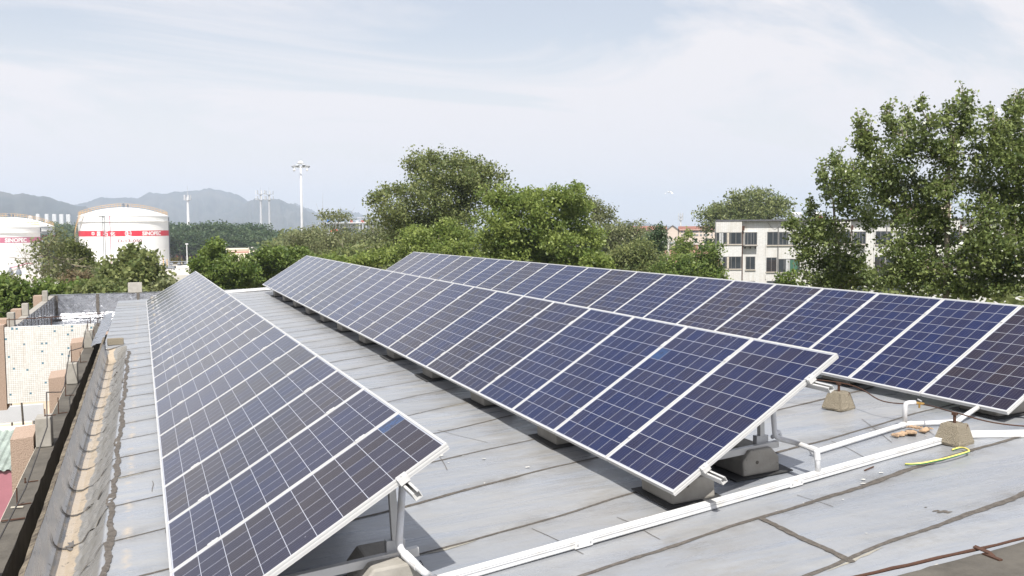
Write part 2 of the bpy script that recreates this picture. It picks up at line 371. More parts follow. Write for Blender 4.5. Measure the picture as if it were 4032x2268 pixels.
def strip(path, wfun, mi, dz=.004, jit=.25):
    """ragged flat strip following the deck"""
    L, R = [], []
    n = len(path)
    for i, (x, y) in enumerate(path):
        a = path[max(0, i-1)]; b = path[min(n-1, i+1)]; dx, dy = b[0]-a[0], b[1]-a[1]; d = math.hypot(dx, dy) or 1
        w = wfun(i/(n-1)); wl = w*(1+jit*random.uniform(-1, 1)); wr = w*(1+jit*random.uniform(-1, 1))
        pl = (x-dy/d*wl/2, y+dx/d*wl/2); pr = (x+dy/d*wr/2, y-dx/d*wr/2)
        for q_, lst in ((pl, L), (pr, R)):
            sl_ = (z_profile(q_[0]+.003, q_[1])-z_profile(q_[0]-.003, q_[1]))/.006 if q_[0] > -.712 else 0; nn_ = math.sqrt(1+sl_*sl_); k_ = 2.0 if q_[0] < -.3 else 1
            lst.append((q_[0]-sl_/nn_*dz*k_, q_[1], z_deck(*q_)+dz*k_/nn_))
    mb.add(L+R, [(i, n+i, n+i+1, i+1) for i in range(n-1)], mi)
y0s = [2.5, 3.42, 4.26, 5.17, 6.08, 6.93, 7.79, 8.67, 9.47, 10.29, 11.12]
while y0s[-1] < 29: y0s.append(y0s[-1]+random.uniform(.84, .90))
for k, y0 in enumerate(y0s):
    ph = random.uniform(0, 9); pth = []
    x = -.70
    while x < RX1-.1:
        sl = min(.40, .215+.030*max(0, y0-4.2)); yy = y0+sl*(x-.07)-.006*max(0, x-2)**2*.5+.012*math.sin(2.1*x+ph)+.006*math.sin(6.7*x+2*ph)
        if RY0+.1 < yy < RY1-.1: pth.append((x, yy))
        x += .012 if x < -.6 else (.025 if x < 0 else .06)
    if len(pth) < 5: continue
    base = .046 if k in (1, 2) else (.03 if k in (3, 4) else random.uniform(.016, .024))
    fq = random.uniform(9, 15)
    strip(pth, lambda u, b=base, p=ph, q=fq: (b*(.75+.45*max(0, math.sin(q*u+p))**2) if u > .06 else max(b, .032)), 1)
    if k < 14:                                              # lumps of old mastic beside the seam
        for _ in range(4 if k < 6 else 2):
            i0 = random.randrange(0, len(pth)-12); n_ = random.randint(5, 11); sg = random.choice((-1, 1, -1))
            sub = [(a, b+sg*(base*.5+.008)) for a, b in pth[i0:i0+n_]]
            strip(sub, lambda u: .03*math.sin(math.pi*min(.97, max(.03, u))), 2, .0025, .5)
strip([(-.278+.010*math.sin(3*y)+.008*math.sin(11*y), y) for y in np.arange(4.2, 17.6, .04)], lambda u: .030+.018*math.sin(40*u)**2+.012*math.sin(173*u)**2, 1, .006, .3)
strip([(3.82+.01*math.sin(9*y), y) for y in np.arange(4.17, 5.06, .035)], lambda u: .045, 1, .0055)
for (px, py, r) in ((3712, 2012, .05), (3685, 2009, .03), (3735, 2015, .035), (3645, 1995, .014)):
    c0 = roofp(px, py); n = 14
    ring = [(c0[0]+r*random.uniform(.6, 1.2)*math.cos(2*math.pi*j/n), c0[1]+.45*r*random.uniform(.6, 1.2)*math.sin(2*math.pi*j/n)) for j in range(n)]
    mb.add([(a, b, z_deck(a, b)+.003+r*.02) for a, b in ring], [tuple(range(n))], 1)
deck = mb.build('roof', [M_roof, M_tar, M_mast]); tag(deck, kind='structure')
sv_ = np.zeros(len(deck.data.vertices), np.float32); lv_ = np.zeros(len(deck.data.vertices), np.float32); yarr = np.array(y0s); tones = np.random.default_rng(3).random(len(y0s)+2)
for i_, v_ in enumerate(deck.data.vertices):
    x_, y_ = v_.co.x, v_.co.y; q_ = y_
    for _ in range(6): q_ = y_-min(.40, .215+.030*max(0, q_-4.2))*(x_-.07)+.003*max(0, x_-2)**2
    k_ = int(np.searchsorted(yarr, q_)); sv_[i_] = tones[k_]
    lo_ = abs(q_-yarr[max(0, k_-1)]); hi_ = abs(yarr[min(len(yarr)-1, k_)]-q_); lv_[i_] = max(0, 1-min(lo_, hi_)/.22)
for nm_, dt_ in (('sheet', sv_), ('lap', lv_)):
    at_ = deck.data.attributes.new(nm_, 'FLOAT', 'POINT'); at_.data.foreach_set('value', dt_)
deck.data.polygons.foreach_set('use_smooth', [True]*len(deck.data.polygons))
# black hairline laps across the sheets
mb = MB()
for (a, b) in (((2.33, 7.3), (2.45, 8.1)), ((2.95, 8.0), (2.7, 8.75)), ((2.4, 5.65), (2.5, 5.05)), ((3.0, 5.55), (3.05, 5.05)), ((6.4, 6.9), (6.0, 6.1)), ((5.6, 6.4), (5.45, 5.8)), ((-.02, 6.0), (.0, 5.2)), ((.02, 8.3), (.02, 7.95)), ((4.4, 5.0), (4.38, 5.35))):
    pts = [(a[0]+(b[0]-a[0])*u+.006*math.sin(5*u), a[1]+(b[1]-a[1])*u) for u in np.linspace(0, 1, 12)]
    L = [(x-.0028, y, z_deck(x, y)+.0035) for x, y in pts]; R = [(x+.0028, y, z_deck(x, y)+.0035) for x, y in pts]; n = len(pts)
    mb.add(L+R, [(i, n+i, n+i+1, i+1) for i in range(n-1)])
tag(mb.build('roof_crack', M_tar), kind='structure')

# ------------------------------------------------------------------ building under the roof, left edge
ob = thing('office_building', 'pebble-dashed building under the grey roof with the solar panels', 'building', (4, 14, GZ))
def put(o, root):
    o.parent = root; o.matrix_parent_inverse = Matrix.Translation(-Vector(root.location)); return o
mb = MB().box((-1.16, RY0, GZ), (RX1, 30.4, -.95)); put(mb.build('wall', M_dash), ob)
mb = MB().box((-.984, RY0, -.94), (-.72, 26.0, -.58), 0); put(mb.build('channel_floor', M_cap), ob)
mb = MB()                                                                # curb between trough and channel
n = 120; yy = np.linspace(RY0, 19.2, n)
top = []
for i, y in enumerate(yy):
    j = .004*math.sin(5.1*y)+.010*random.uniform(-1, 1); h = .006*random.uniform(-1, 1)
    top += [(-.755+j*.5, y, -.86), (-.752+j*.5, y, .07+h), (-.716, y, .084+h), (-.716, y, -.86)]
mb.add(top, [(4*i+a, 4*i+(a+1) % 4, 4*i+4+(a+1) % 4, 4*i+4+a) for i in range(n-1) for a in range(4)]+[(0, 1, 2, 3), (4*n-1, 4*n-2, 4*n-3, 4*n-4)])
put(mb.build('roof_curb', M_crumb), ob)
mb = MB(); n = 150; yy = np.linspace(RY0, 26.3, n); top = []
for i, y in enumerate(yy):
    j = .008*random.uniform(-1, 1)
    top += [(-1.18, y, -1.0), (-1.18, y, -.305), (-.99+j, y, -.30), (-.985+.6*j, y, -.34), (-.985, y, -1.0)]
mb.add(top, [(5*i+a, 5*i+(a+1) % 5, 5*i+5+(a+1) % 5, 5*i+5+a) for i in range(n-1) for a in range(5)]+[(0, 1, 2, 3, 4), (5*n-1, 5*n-2, 5*n-3, 5*n-4, 5*n-5)])
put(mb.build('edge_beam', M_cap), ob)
mb = MB().box((-1.1845, RY0, -.318), (-1.1805, 26.0, -.3045)); put(mb.build('drip_edge', M_cream0), ob)
PY = [6.85, 11.45, 16.0, 20.8]
for y in PY:
    o = bevel(put(MB().box((-1.175, y, -.299), (-1.015, y+.26, .035)).build('post', M_conc), ob), .012)
    mb = MB().add([(-1.43, y+.02, GZ), (-1.199, y+.02, GZ), (-1.199, y+.5, GZ), (-1.43, y+.5, GZ), (-1.43, y+.02, -.19), (-1.199, y+.02, -.17), (-1.199, y+.5, -.12), (-1.43, y+.5, -.14)],
                  [(0, 3, 2, 1), (4, 5, 6, 7), (0, 1, 5, 4), (1, 2, 6, 5), (2, 3, 7, 6), (3, 0, 4, 7)])
    put(mb.build('fin', M_dash), ob)
# wing with the foil lining
mb = MB().box((-3.25, 25.9, -2.2), (-1.21, 26.12, -.285)); put(mb.build('mosaic_panel', M_mosaic), ob)
mb = MB().box((-3.24, 26.13, -2.2), (-1.21, 38.4, -1.2)); put(mb.build('wing_floor_slab', M_mosaic), ob)
mb = MB().box((-2.25, 26.9, GZ), (-1.6, 27.5, -2.21)); put(mb.build('tiled_column', M_mosaic), ob)
mb = MB().box((-3.25, 26.13, -1.19), (-3.06, 38.4, -.30)); put(mb.build('wing_parapet', M_conc), ob)
mb = MB()
def foil_sheet(o, u, v, nu, nv, amp):
    o, u, v = Vector(o), Vector(u), Vector(v); nrm = u.cross(v).normalized(); vs_ = []
    for j in range(nv+1):
        for i in range(nu+1):
            vs_.append(o+u*(i/nu)+v*(j/nv)+nrm*(amp*random.uniform(-1, 1)))
    mb.add(vs_, [(j*(nu+1)+i, j*(nu+1)+i+1, (j+1)*(nu+1)+i+1, (j+1)*(nu+1)+i) for j in range(nv) for i in range(nu)])
foil_sheet((-3.045, 26.13, -1.16), (0, 11.85, 0), (0, 0, .87), 60, 8, .008)
foil_sheet((-3.03, 37.98, -1.16), (9.4, 0, 0), (0, 0, .86), 90, 9, .012)
foil_sheet((-3.03, 37.95, -.97), (9.4, 0, 0), (0, -.3, -.17), 60, 3, .008)
foil_sheet((-3.03, 26.13, -1.165), (9.4, 0, 0), (0, 11.8, 0), 60, 70, .012)
foil_sheet((-3.25, 37.97, -.285), (9.6, 0, 0), (0, .4, 0), 60, 2, .004)
foil_sheet((-.98, 19.4, -.10), (.22, 0, .06), (0, 7, 0), 6, 40, .012)
put(mb.build('foil_lining', M_foil, smooth=True), ob)
mb = MB().box((-3.25, 38.0, -2.2), (6.4, 38.4, -.295)); put(mb.build('end_parapet', M_conc), ob)
for x in (-3.02, -1.62, -.20, 1.25, 2.6): put(MB().box((x-.05, 37.93, -1.15), (x+.05, 37.955, -.283)).build('foil_joint', M_tar), ob)
for y in np.arange(26.9, 37.9, .95): put(MB().box((-3.035, y-.012, -1.15), (-3.022, y+.012, -.30)).build('foil_joint', M_tar), ob)
for x, y in ((-2.95, 37.2), (-.9, 36.9), (-.95, 32.5), (-1.0, 30.1)): put(MB().box((x-.16, y-.25, -1.15), (x+.16, y+.25, -1.13)).build('tar_patch', M_tar), ob)
for y, dx in ((26.3, 0), (29.4, 0), (35.2, 0)):
    bevel(put(MB().box((-3.235, y, -.299), (-3.07, y+.28, .05)).build('post', M_conc), ob), .012)
    put(MB().box((-3.52, y+.05, -2.3), (-3.251, y+.6, -.12), taper=0).build('fin', M_dash), ob)
bevel(put(MB().box((-.55, 38.02, -.283), (-.05, 38.3, .10)).build('post', M_conc), ob), .012)
put(MB().box((-3.62, 25.86, -2.35), (-3.262, 26.4, -.22)).build('fin', M_dash), ob)
mb = MB().beam((.6, 30.25, .06), (9.6, 30.25, .5), .10, .07); mb.beam((.6, 30.36, -.1), (9.6, 30.36, .34), .04, .4); put(mb.build('edge_trim', M_white), ob)
# loose block in the trough end
o = thing('brick', 'tan brick lying at the far end of the roof trough', 'brick', (-.52, 18.75, -.02), .1)
bevel(MB().box((-.14, -.06, 0), (.14, .06, .12)).build('body', M_coarse, o), .008)

# lightning conductor along the edge beam
o = thing('lightning_conductor', 'thin rusty lightning rod wire running along the edge beam at left', 'wire', (-1.1, 14, -.3))
pts = [(-1.05, 6.2, -.10), (-1.02, 9.0, -.13), (-1.03, 11.2, -.02), (-1.06, 11.6, .30), (-1.04, 13.3, .02), (-1.1, 14.6, -.1), (-1.12, 16.1, .22), (-1.06, 18.2, .02), (-1.1, 20.9, .2), (-1.12, 23.5, .0), (-1.1, 25.9, .0)]
put(MB().tube(pts, .007, 6).build('cable', M_wire), o)
for (x, y, h) in ((-1.1, 9.1, .16), (-1.12, 9.9, .05), (-1.08, 11.55, .42), (-1.1, 13.5, .22), (-1.11, 14.9, .2), (-1.1, 16.12, .60), (-1.12, 18.6, .2), (-1.1, 20.93, .55), (-1.1, 23.3, .2), (-1.1, 25.5, .22)):
    zb = .034 if any(abs(y-q-.13) < .14 for q in PY) else -.30
    put(MB().tube([(x, y, zb), (x, y, -.3+h)], .007, 6).tube([(x-.01, y, zb+.006), (x+.11, y+.02, zb+.006)], .006, 6).build('stand', M_rust), o)
o = thing('railing', 'thin dark rail above the mosaic panel of the lower wing', 'railing', (-2, 26.05, -.28))
put(MB().tube([(-3.2, 26.02, -.10), (-1.5, 26.02, -.06), (-.95, 26.0, -.02)], .012, 6).build('handrail', M_rust), o)
for x in (-3.15, -2.2, -1.3, -1.0):
    put(MB().tube([(x, 26.02, -.284), (x, 26.02, -.06)], .010, 6).build('post', M_rust), o)

for (pa, pb, lb, r_) in (((-1.14, 9.02), (-1.04, 9.0), 'pale bent strip lying on the edge beam', .012), ((-1.17, 8.62), (-.99, 8.64), 'rusty iron bar lying across the edge beam', .014)):
    tag(MB().beam((pa[0], pa[1], -.288), (pb[0], pb[1], -.288), r_*1.6, .008).build('scrap_bar', M_rust if 'rusty' in lb else M_cream0), lb, 'metal bar')
n = 22; mb = MB(); cyp = 7.62
ring = [(-.545+.055*math.cos(2*math.pi*j/n)*(1+.3*math.sin(3*j)), cyp+.13*math.sin(2*math.pi*j/n)*(1+.25*math.sin(2.3*j))) for j in range(n)]
mb.add([(x, y, -.2555) for x, y in ring], [tuple(range(n))])
t = NT('puddle_water'); t.pbr((.10, .085, .065), .03, 0, .6); tag(mb.build('puddle', t.m), kind='structure')

# ------------------------------------------------------------------ solar rows
LP = 1.64
ROWS = [dict(k='front', o=(.0928, 4.6896, .1316), ti=.5440, P=.9745, d=(-.0014, -.0038), N=25, word='left'),
        dict(k='middle', o=(3.3137, 5.3383, .3267), ti=.5643, P=1.0066, d=(.0052, .0032), N=24, word='middle'),
        dict(k='back', o=(7.3070, 6.0568, .4229), ti=.5424, P=1.0243, d=(-.0022, .0016), N=24, word='right')]
def panel_proto(w):
    r = thing('solar_module', 'x', 'solar panel')
    mb = MB(); L = LP; b = .0145
    for (x0, y0, x1, y1) in ((0, 0, L, b), (0, w-b, L, w), (0, b, b, w-b), (L-b, b, L, w-b)):
        mb.box((x0, y0, -.010), (x1, y1, 0))
    e = .0025
    for (z0, z1, q) in ((-.019, -.0102, e), (-.028, -.0192, 0), (-.040, -.0282, e)):
        for (x0, y0, x1, y1) in ((q, q, L-q, .02), (q, w-.02, L-q, w-q), (q, .02, .02, w-.02), (L-.02, .02, L-q, w-.02)):
            mb.box((x0, y0, z0), (x1, y1, z1))
    mb.build('frame', M_alu, r)
    MB().box((b+.0005, b+.0005, -.009), (L-b-.0005, w-b-.0005, -.004)).build('cell_sheet', M_cell, r)
    MB().box((1.30, w*.42, -.03), (1.40, w*.58, -.0095)).build('junction_box', M_wire, r)
    return r
ORD = ['first', 'second', 'third', 'fourth', 'fifth', 'sixth', 'seventh', 'eighth', 'ninth', 'tenth', 'eleventh', 'twelfth', 'thirteenth', 'fourteenth', 'fifteenth', 'sixteenth', 'seventeenth', 'eighteenth', 'nineteenth', 'twentieth', 'twenty-first', 'twenty-second', 'twenty-third', 'twenty-fourth', 'twenty-fifth']
def row_basis(R):
    a = Vector((R['d'][0], 1, R['d'][1])).normalized(); s = Vector((math.cos(R['ti']), 0, math.sin(R['ti'])))
    s = (s-a*s.dot(a)).normalized(); n = s.cross(a)
    return s, a, n
for R in ROWS:
    s, a, n = row_basis(R); R['b'] = (s, a, n); O = Vector(R['o'])
    proto = panel_proto(R['P']-.012)
    for i in range(R['N']):
        o = proto if i == 0 else dup(proto)
        p = O+a*(i*R['P'])
        M = Matrix(((s.x, a.x, n.x, p.x), (s.y, a.y, n.y, p.y), (s.z, a.z, n.z, p.z), (0, 0, 0, 1)))
        o.matrix_world = M
        end = 'nearest the camera' if i == 0 else ('at the far end' if i == R['N']-1 else '')
        o['label'] = ('blue solar panel %s in the %s row' % (end, R['word'])) if end else '%s blue solar panel from the near end of the %s row' % (ORD[i], R['word'])
        o['group'] = 'solar panels of the %s row' % R['word']
        seq = {'left': [.95, .55, .9, .5, .95, .6, .4], 'middle': [.42, .18, .12, .2, .6, .75, .3, .8, .2, .55], 'right': [.8, .18, .1, .15, .75, .7, .12, .2, .5]}[R['word']]
        tv = seq[i % len(seq)]+random.uniform(-.08, .08)
        for ch in o.children: ch.color = (tv, tv, tv, 1)
def rl(R, x, y, z):                                         # row-local to world
    s, a, n = R['b']; return Vector(R['o'])+s*x+a*y+n*z
for R in ROWS:
    LEN = R['N']*R['P']-.012
    for u, wd in ((.29, 'lower'), (1.34, 'upper')):
        o = thing('mounting_rail', 'aluminium %s rail sticking out under the %s row of panels' % (wd, R['word']), 'rail', rl(R, u, 0, -.04), 0, 'rails under the solar panels')
        mb = MB(); up = R['b'][2]
        A, B = -.20, LEN+.10
        for (x, z, w, h) in ((u, -.083, .044, .004), (u-.020, -.064, .004, .034), (u+.020, -.064, .004, .034), (u-.014, -.0455, .012, .004), (u+.014, -.0455, .012, .004)):
            mb.beam(rl(R, x, A, z), rl(R, x, B, z), w, h, 0, up)
        put(mb.build('channel', M_alu), o)
        for i in range(R['N']+1):
            yb = i*R['P']-.006
            mb = MB()
            if i == 0: mb.beam(rl(R, u-.03, -.018, -.018), rl(R, u+.03, -.018, -.018), .032, .036, 0, up).beam(rl(R, u-.03, .000, .003), rl(R, u+.03, .000, .003), .03, .005, 0, up)
            elif i == R['N']: mb.beam(rl(R, u-.03, LEN+.012, -.018), rl(R, u+.03, LEN+.012, -.018), .02, .036, 0, up).beam(rl(R, u-.03, LEN, .003), rl(R, u+.03, LEN, .003), .03, .005, 0, up)
            else: mb.beam(rl(R, u-.035, yb, .0035), rl(R, u+.035, yb, .0035), .034, .006, 0, up)
            mb.tube([rl(R, u, yb-(.009 if i == 0 else 0), .004), rl(R, u, yb-(.009 if i == 0 else 0), .012)], .006, 6)
            put(mb.build('clamp', M_alu), o)
# supports
def block_mesh(kind):
    r = thing('concrete_block', 'x', 'concrete block')
    if kind == 'low': prof = [(0, 0), (.36, 0), (.36, .11), (.33, .135), (.02, .135), (0, .115)]
    else: prof = [(0, 0), (.34, 0), (.34, .12), (.27, .2), (.07, .2), (0, .12)]
    mb = MB()
    for (ya, yb) in ((0, .44),):
        n = len(prof)
        vs_ = [(x, ya, z) for x, z in prof]+[(x, yb, z) for x, z in prof]
        mb.add(vs_, [tuple(range(n)), tuple(reversed(range(n, 2*n)))]+[(i, n+i, n+(i+1) % n, (i+1) % n) for i in range(n)])
    bevel(mb.build('body', M_conc, r), .014)
    MB().tube([(.13, -.003, .10), (.13, .006, .10)], .014, 10).build('lifting_hole', M_tar, r)
    return r
BF = block_mesh('low'); BR = block_mesh('high')
used = {'low': False, 'high': False}
MATP = None
for R in ROWS:
    s, a, n = R['b']; O = Vector(R['o'])
    ny = int((R['N']*R['P']-.6)//1.98)+1
    for j in range(ny):
        yl = .20+j*1.985; yr_, ybm = {'front': (0., .16), 'middle': (.32, .38), 'back': (.2, .3)}[R['k']]
        oy = ORD[j]
        base = O+a*yl
        xf = base.x+.125; zf = z_deck(xf+.17, base.y+.2)+.006
        xr = rl(R, 1.34, yl, 0).x-.17; zr_ = z_deck(xr+.17, base.y+.2)+.006
        for (kind, P0, xx, zz_) in (('low', BF, xf, zf), ('high', BR, xr, zr_)):
            o = P0 if not used[kind] else dup(P0)
            used[kind] = True
            o.location = (xx, base.y+(yr_ if kind == 'high' else 0)+random.uniform(-.03, .03)*(j > 0), zz_); o.rotation_euler = (0, -.05, random.uniform(-.03, .03) if j else 0)
            o['label'] = ('%s concrete block from the near end under the %s edge of the %s row' % (oy, 'lower' if kind == 'low' else 'raised', R['word']))
            if kind == 'low': o.scale = (1, 1, 1.27 if R['k'] == 'middle' else 1)
            o['group'] = 'concrete blocks under the solar rows'
            h = max(.05, (zf if kind == 'low' else zr_))
        # mats
        for (xx, wdw) in ((xf, 'lower'), (xr, 'raised')):
            mb = MB(); w_ = random.uniform(.06, .13); q = []
            for (cx_, cy_) in ((-w_, -.05-random.uniform(0, .10)*(j > 0)), (.36+w_*.7, -.05), (.40+w_, .52), (-w_*.9, .50)):
                X_, Y_ = xx+cx_, base.y+cy_+(yr_ if wdw == 'raised' else 0); q.append((X_, Y_, z_deck(X_, Y_)+.009+random.uniform(0, .012)))
            q2 = [(x, y, z-.007) for x, y, z in q]
            mb.add(q2+q, [(0, 3, 2, 1), (4, 5, 6, 7), (0, 1, 5, 4), (1, 2, 6, 5), (2, 3, 7, 6), (3, 0, 4, 7)])
            o = mb.build('rubber_mat', M_rubber)
            tag(o, 'black felt mat under the %s concrete block of the %s edge of the %s row' % (oy, wdw, R['word']), 'mat', 'felt mats under the concrete blocks')
        # frame
        fr_ = thing('support_frame', '%s grey metal support frame from the near end under the %s row' % (oy, R['word']), 'support frame', (xf, base.y+.2, zf+.135), 0, 'support frames under the solar rows')
        yb = base.y+ybm; yl2 = yb-O.y
        zt_f = zf+.135+.026; zt_r = zr_+.185+.035
        put(MB().beam((xf+.10, yb, zt_f), (xr+.36, yb, zt_r), .042, .05).build('base_beam', M_alu), fr_)
        top = rl(R, 1.34, yl2, -.088)
        mb = MB(); xq = xr+.24
        mb.box((xq-.021, yb-.052, zt_r-.03), (xq+.021, yb-.026, 0), mat=None) if False else None
        mb.beam((xq, yb+.045, zt_r-.02), (top.x, yb+.045, top.z), .04, .042, 0, (0, 1, 0))
        put(mb.build('strut', M_alu), fr_)
        put(MB().box((xq-.06, yb+.022, zt_r-.012), (xq+.05, yb+.072, zt_r+.07)).build('foot_bracket', M_alu2), fr_)
        low = rl(R, .29, yl2, -.088)
        put(MB().beam((low.x, yb+.045, zf+.135), (low.x, yb+.045, low.z-.002), .05, .03, 0, (0, 1, 0)).beam(rl(R, .1, yl2, -.108), rl(R, 1.5, yl2, -.108), .04, .038, 0, n).build('rafter', M_alu), fr_)

# ------------------------------------------------------------------ cable trunking, pipes, roof clutter
def seg_box(mb, p, q, w, z0, z1, mi=0):
    p, q = Vector((p[0], p[1], 0)), Vector((q[0], q[1], 0)); d = (q-p).normalized(); s = Vector((-d.y, d.x, 0))
    def zz_(v): return z_deck(v.x, v.y)
    vs_ = []
    for (zo) in (z0, z1):
        for c, o in ((p, 0), (q, 0), (q, w), (p, w)):
            v = c+s*o; vs_.append((v.x, v.y, zz_(c)+zo))
    mb.add(vs_, [(0, 3, 2, 1), (4, 5, 6, 7), (0, 1, 5, 4), (1, 2, 6, 5), (2, 3, 7, 6), (3, 0, 4, 7)], mi)
ta = roofp(1890, 2262); tb = roofp(3700, 1742); tcn = roofp(4032, 1722); tb2 = roofp(3735, 1726)
A = Vector((ta[0], ta[1]-.05)); B = Vector((tb[0], tb[1]-.05)); Cc = Vector((tcn[0], tcn[1])); B2 = Vector((tb2[0], tb2[1]))
d1_ = (B-A).normalized(); A0 = A-d1_*.34; C1 = Cc+(Cc-B2).normalized()*2.2
tr = thing('cable_trunking', 'long white metal cable trunking lying across the roof in front of the rows', 'cable trunking', (A.x, A.y, z_deck(A.x, A.y)))
TW = .062
mb = MB(); seg_box(mb, A0, B, TW, .010, .052); seg_box(mb, B2, C1, TW, .010, .052); put(mb.build('body', M_white), tr)
mb = MB()
sv = Vector((-d1_.y, d1_.x))
seg_box(mb, A0-sv*.003, B-sv*.003, TW+.006, .0525, .058); seg_box(mb, B2+Vector((0, -.003)), C1, TW+.006, .0525, .058); put(bevel(mb.build('lid', M_white), .003), tr)
mb = MB()
seg_box(mb, A0-sv*.0035, B-sv*.0035, .003, .014, .017); seg_box(mb, A0-sv*.0035, B-sv*.0035, .003, .040, .042); put(mb.build('flange_line', M_alu2), tr)
for px, py in ((2310, 2165), (3095, 1905)):
    c0 = roofp(px, py); c0 = Vector((c0[0], c0[1])); k = (c0-A).dot(d1_); c0 = A+d1_*k
    mb = MB(); seg_box(mb, c0-d1_*.07-sv*.008, c0+d1_*.07-sv*.008, .007, .011, .050); put(mb.build('joint_plate', M_white), tr)
    for e in (-.05, .05):
        q = c0+d1_*e-sv*.009; z = z_deck(q.x, q.y)
        put(MB().tube([(q.x, q.y, z+.036), (q.x-sv.x*.004, q.y-sv.y*.004, z+.036)], .006, 8).build('screw', M_alu2), tr)
def smooth(pts, k=6):
    P_ = [Vector(p) for p in pts]; out = []
    for i in range(len(P_)-1):
        p0, p1, p2, p3 = P_[max(i-1, 0)], P_[i], P_[i+1], P_[min(i+2, len(P_)-1)]
        for j in range(k):
            t_ = j/k; out.append(.5*((2*p1)+(p2-p0)*t_+(2*p0-5*p1+4*p2-p3)*t_*t_+(3*p1-p0-3*p2+p3)*t_**3))
    return out+[P_[-1]]
def elbowed(pts, r, n=10):
    """pipe with rounded corners"""
    P_ = [Vector(p) for p in pts]; out = [P_[0]]
    for i in range(1, len(P_)-1):
        a, b, c_ = P_[i-1], P_[i], P_[i+1]; da = (a-b).normalized(); dc = (c_-b).normalized(); k = min(.05, (a-b).length*.4, (c_-b).length*.4)
        for t_ in np.linspace(0, 1, 6):
            out.append((b+da*k)*(1-t_)**2+b*2*t_*(1-t_)+(b+dc*k)*t_**2)
    out.append(P_[-1]); return MB().tube(out, r, n)
def pipe(label, pts, r, name='pvc_pipe', joints=()):
    o = thing(name, label, 'pipe', pts[0])
    put(elbowed(pts, r).build('tube', M_pvc, smooth=True), o)
    for j in joints:
        p = Vector(pts[j]); q = Vector(pts[j+1] if j+1 < len(pts) else pts[j-1]); d = (q-p).normalized()
        put(MB().tube([p-d*.0, p+d*.07], r*1.22, 10).build('coupling', M_pvc), o)
        q2 = Vector(pts[j-1]) if j > 0 else q; d = (q2-p).normalized()
        put(MB().tube([p+d*.0, p+d*.07], r*1.22, 10).build('coupling', M_pvc), o)
    return o
def dz(p, h): return (p[0], p[1], z_deck(p[0], p[1])+h)
# middle row riser
R = ROWS[1]; yk = R['o'][1]+.20+.38; rp = rl(R, 1.34, .56, -.10); xs_ = rl(R, 1.34, .5, 0).x+.16; zk = z_deck(xs_, yk)
ky = A+d1_*((xs_+.16-A.x)/d1_.x)
pipe('white plastic pipe running down the near strut of the middle row into the trunking', [(rp.x+.04, rp.y, rp.z), (xs_, yk-.01, zk+.27), (xs_+.13, yk-.10, zk+.235), (xs_+.15, ky.y+.045, zk+.22), (xs_+.16, ky.y+.035, zk+.05)], .021, joints=(3,))
q0 = (xs_+.02, yk+.05, zk+.26)
pipe('short grey plastic stub elbow beside the near strut of the middle row', [q0, (q0[0]+.11, q0[1]+.06, q0[2]+.03), (q0[0]+.13, q0[1]+.06, q0[2]-.05)], .017, 'pipe_elbow')
R = ROWS[0]; yk = R['o'][1]+.20+.16; rp = rl(R, 1.34, .30, -.10); xs_ = rl(R, 1.34, .3, 0).x+.11; zk = z_deck(xs_, yk)
pipe('white plastic pipe running down the near strut of the left row', [(rp.x+.04, rp.y, rp.z), (xs_-.05, yk-.06, zk+.27), (xs_+.0, yk-.16, zk+.22), (xs_+.03, yk-.30, zk+.20), (A0.x+.04, A0.y+.05, z_deck(A0.x, A0.y)+.05)], .021, joints=(2,))
# long pipe to the back row
k = 2.634
g1 = lambda a_, b_: (3100+a_/k, 1400+b_/k)
pA = roofp(*g1(255, 1055)); pB = roofp(*g1(1218, 748)); pC = roofp(*g1(1760, 722)); R = ROWS[2]
pD = rl(R, .12, .35, -.06)
pipe('long white plastic pipe lying on the roof from the middle row to the right row', [dz(pA, .03), dz(pB, .03), dz(pC, .03), (pC[0]+.12, pC[1]+.05, z_deck(pC[0], pC[1])+.05), (pD.x, pD.y, pD.z)], .023, joints=(1,))
vb = dz(pB, .03)
o = thing('water_tap', 'white plastic standpipe with a brass tap between the two concrete cones', 'tap', vb)
vt = (vb[0], vb[1], vb[2]+.20)
put(elbowed([vb, vt, (vt[0]+.09, vt[1]-.03, vt[2])], .022).build('standpipe', M_pvc, smooth=True), o)
put(MB().tube([(vt[0]+.085, vt[1]-.028, vt[2]), (vt[0]+.17, vt[1]-.055, vt[2]-.012)], [.014, .010], 8).tube([(vt[0]+.13, vt[1]-.04, vt[2]), (vt[0]+.13, vt[1]-.04, vt[2]-.05)], .009, 8).build('valve', M_brass), o)
put(MB().tube([(vt[0]+.12, vt[1]-.07, vt[2]+.02), (vt[0]+.14, vt[1]-.01, vt[2]+.025)], .006, 6).build('handle', M_alu2), o)
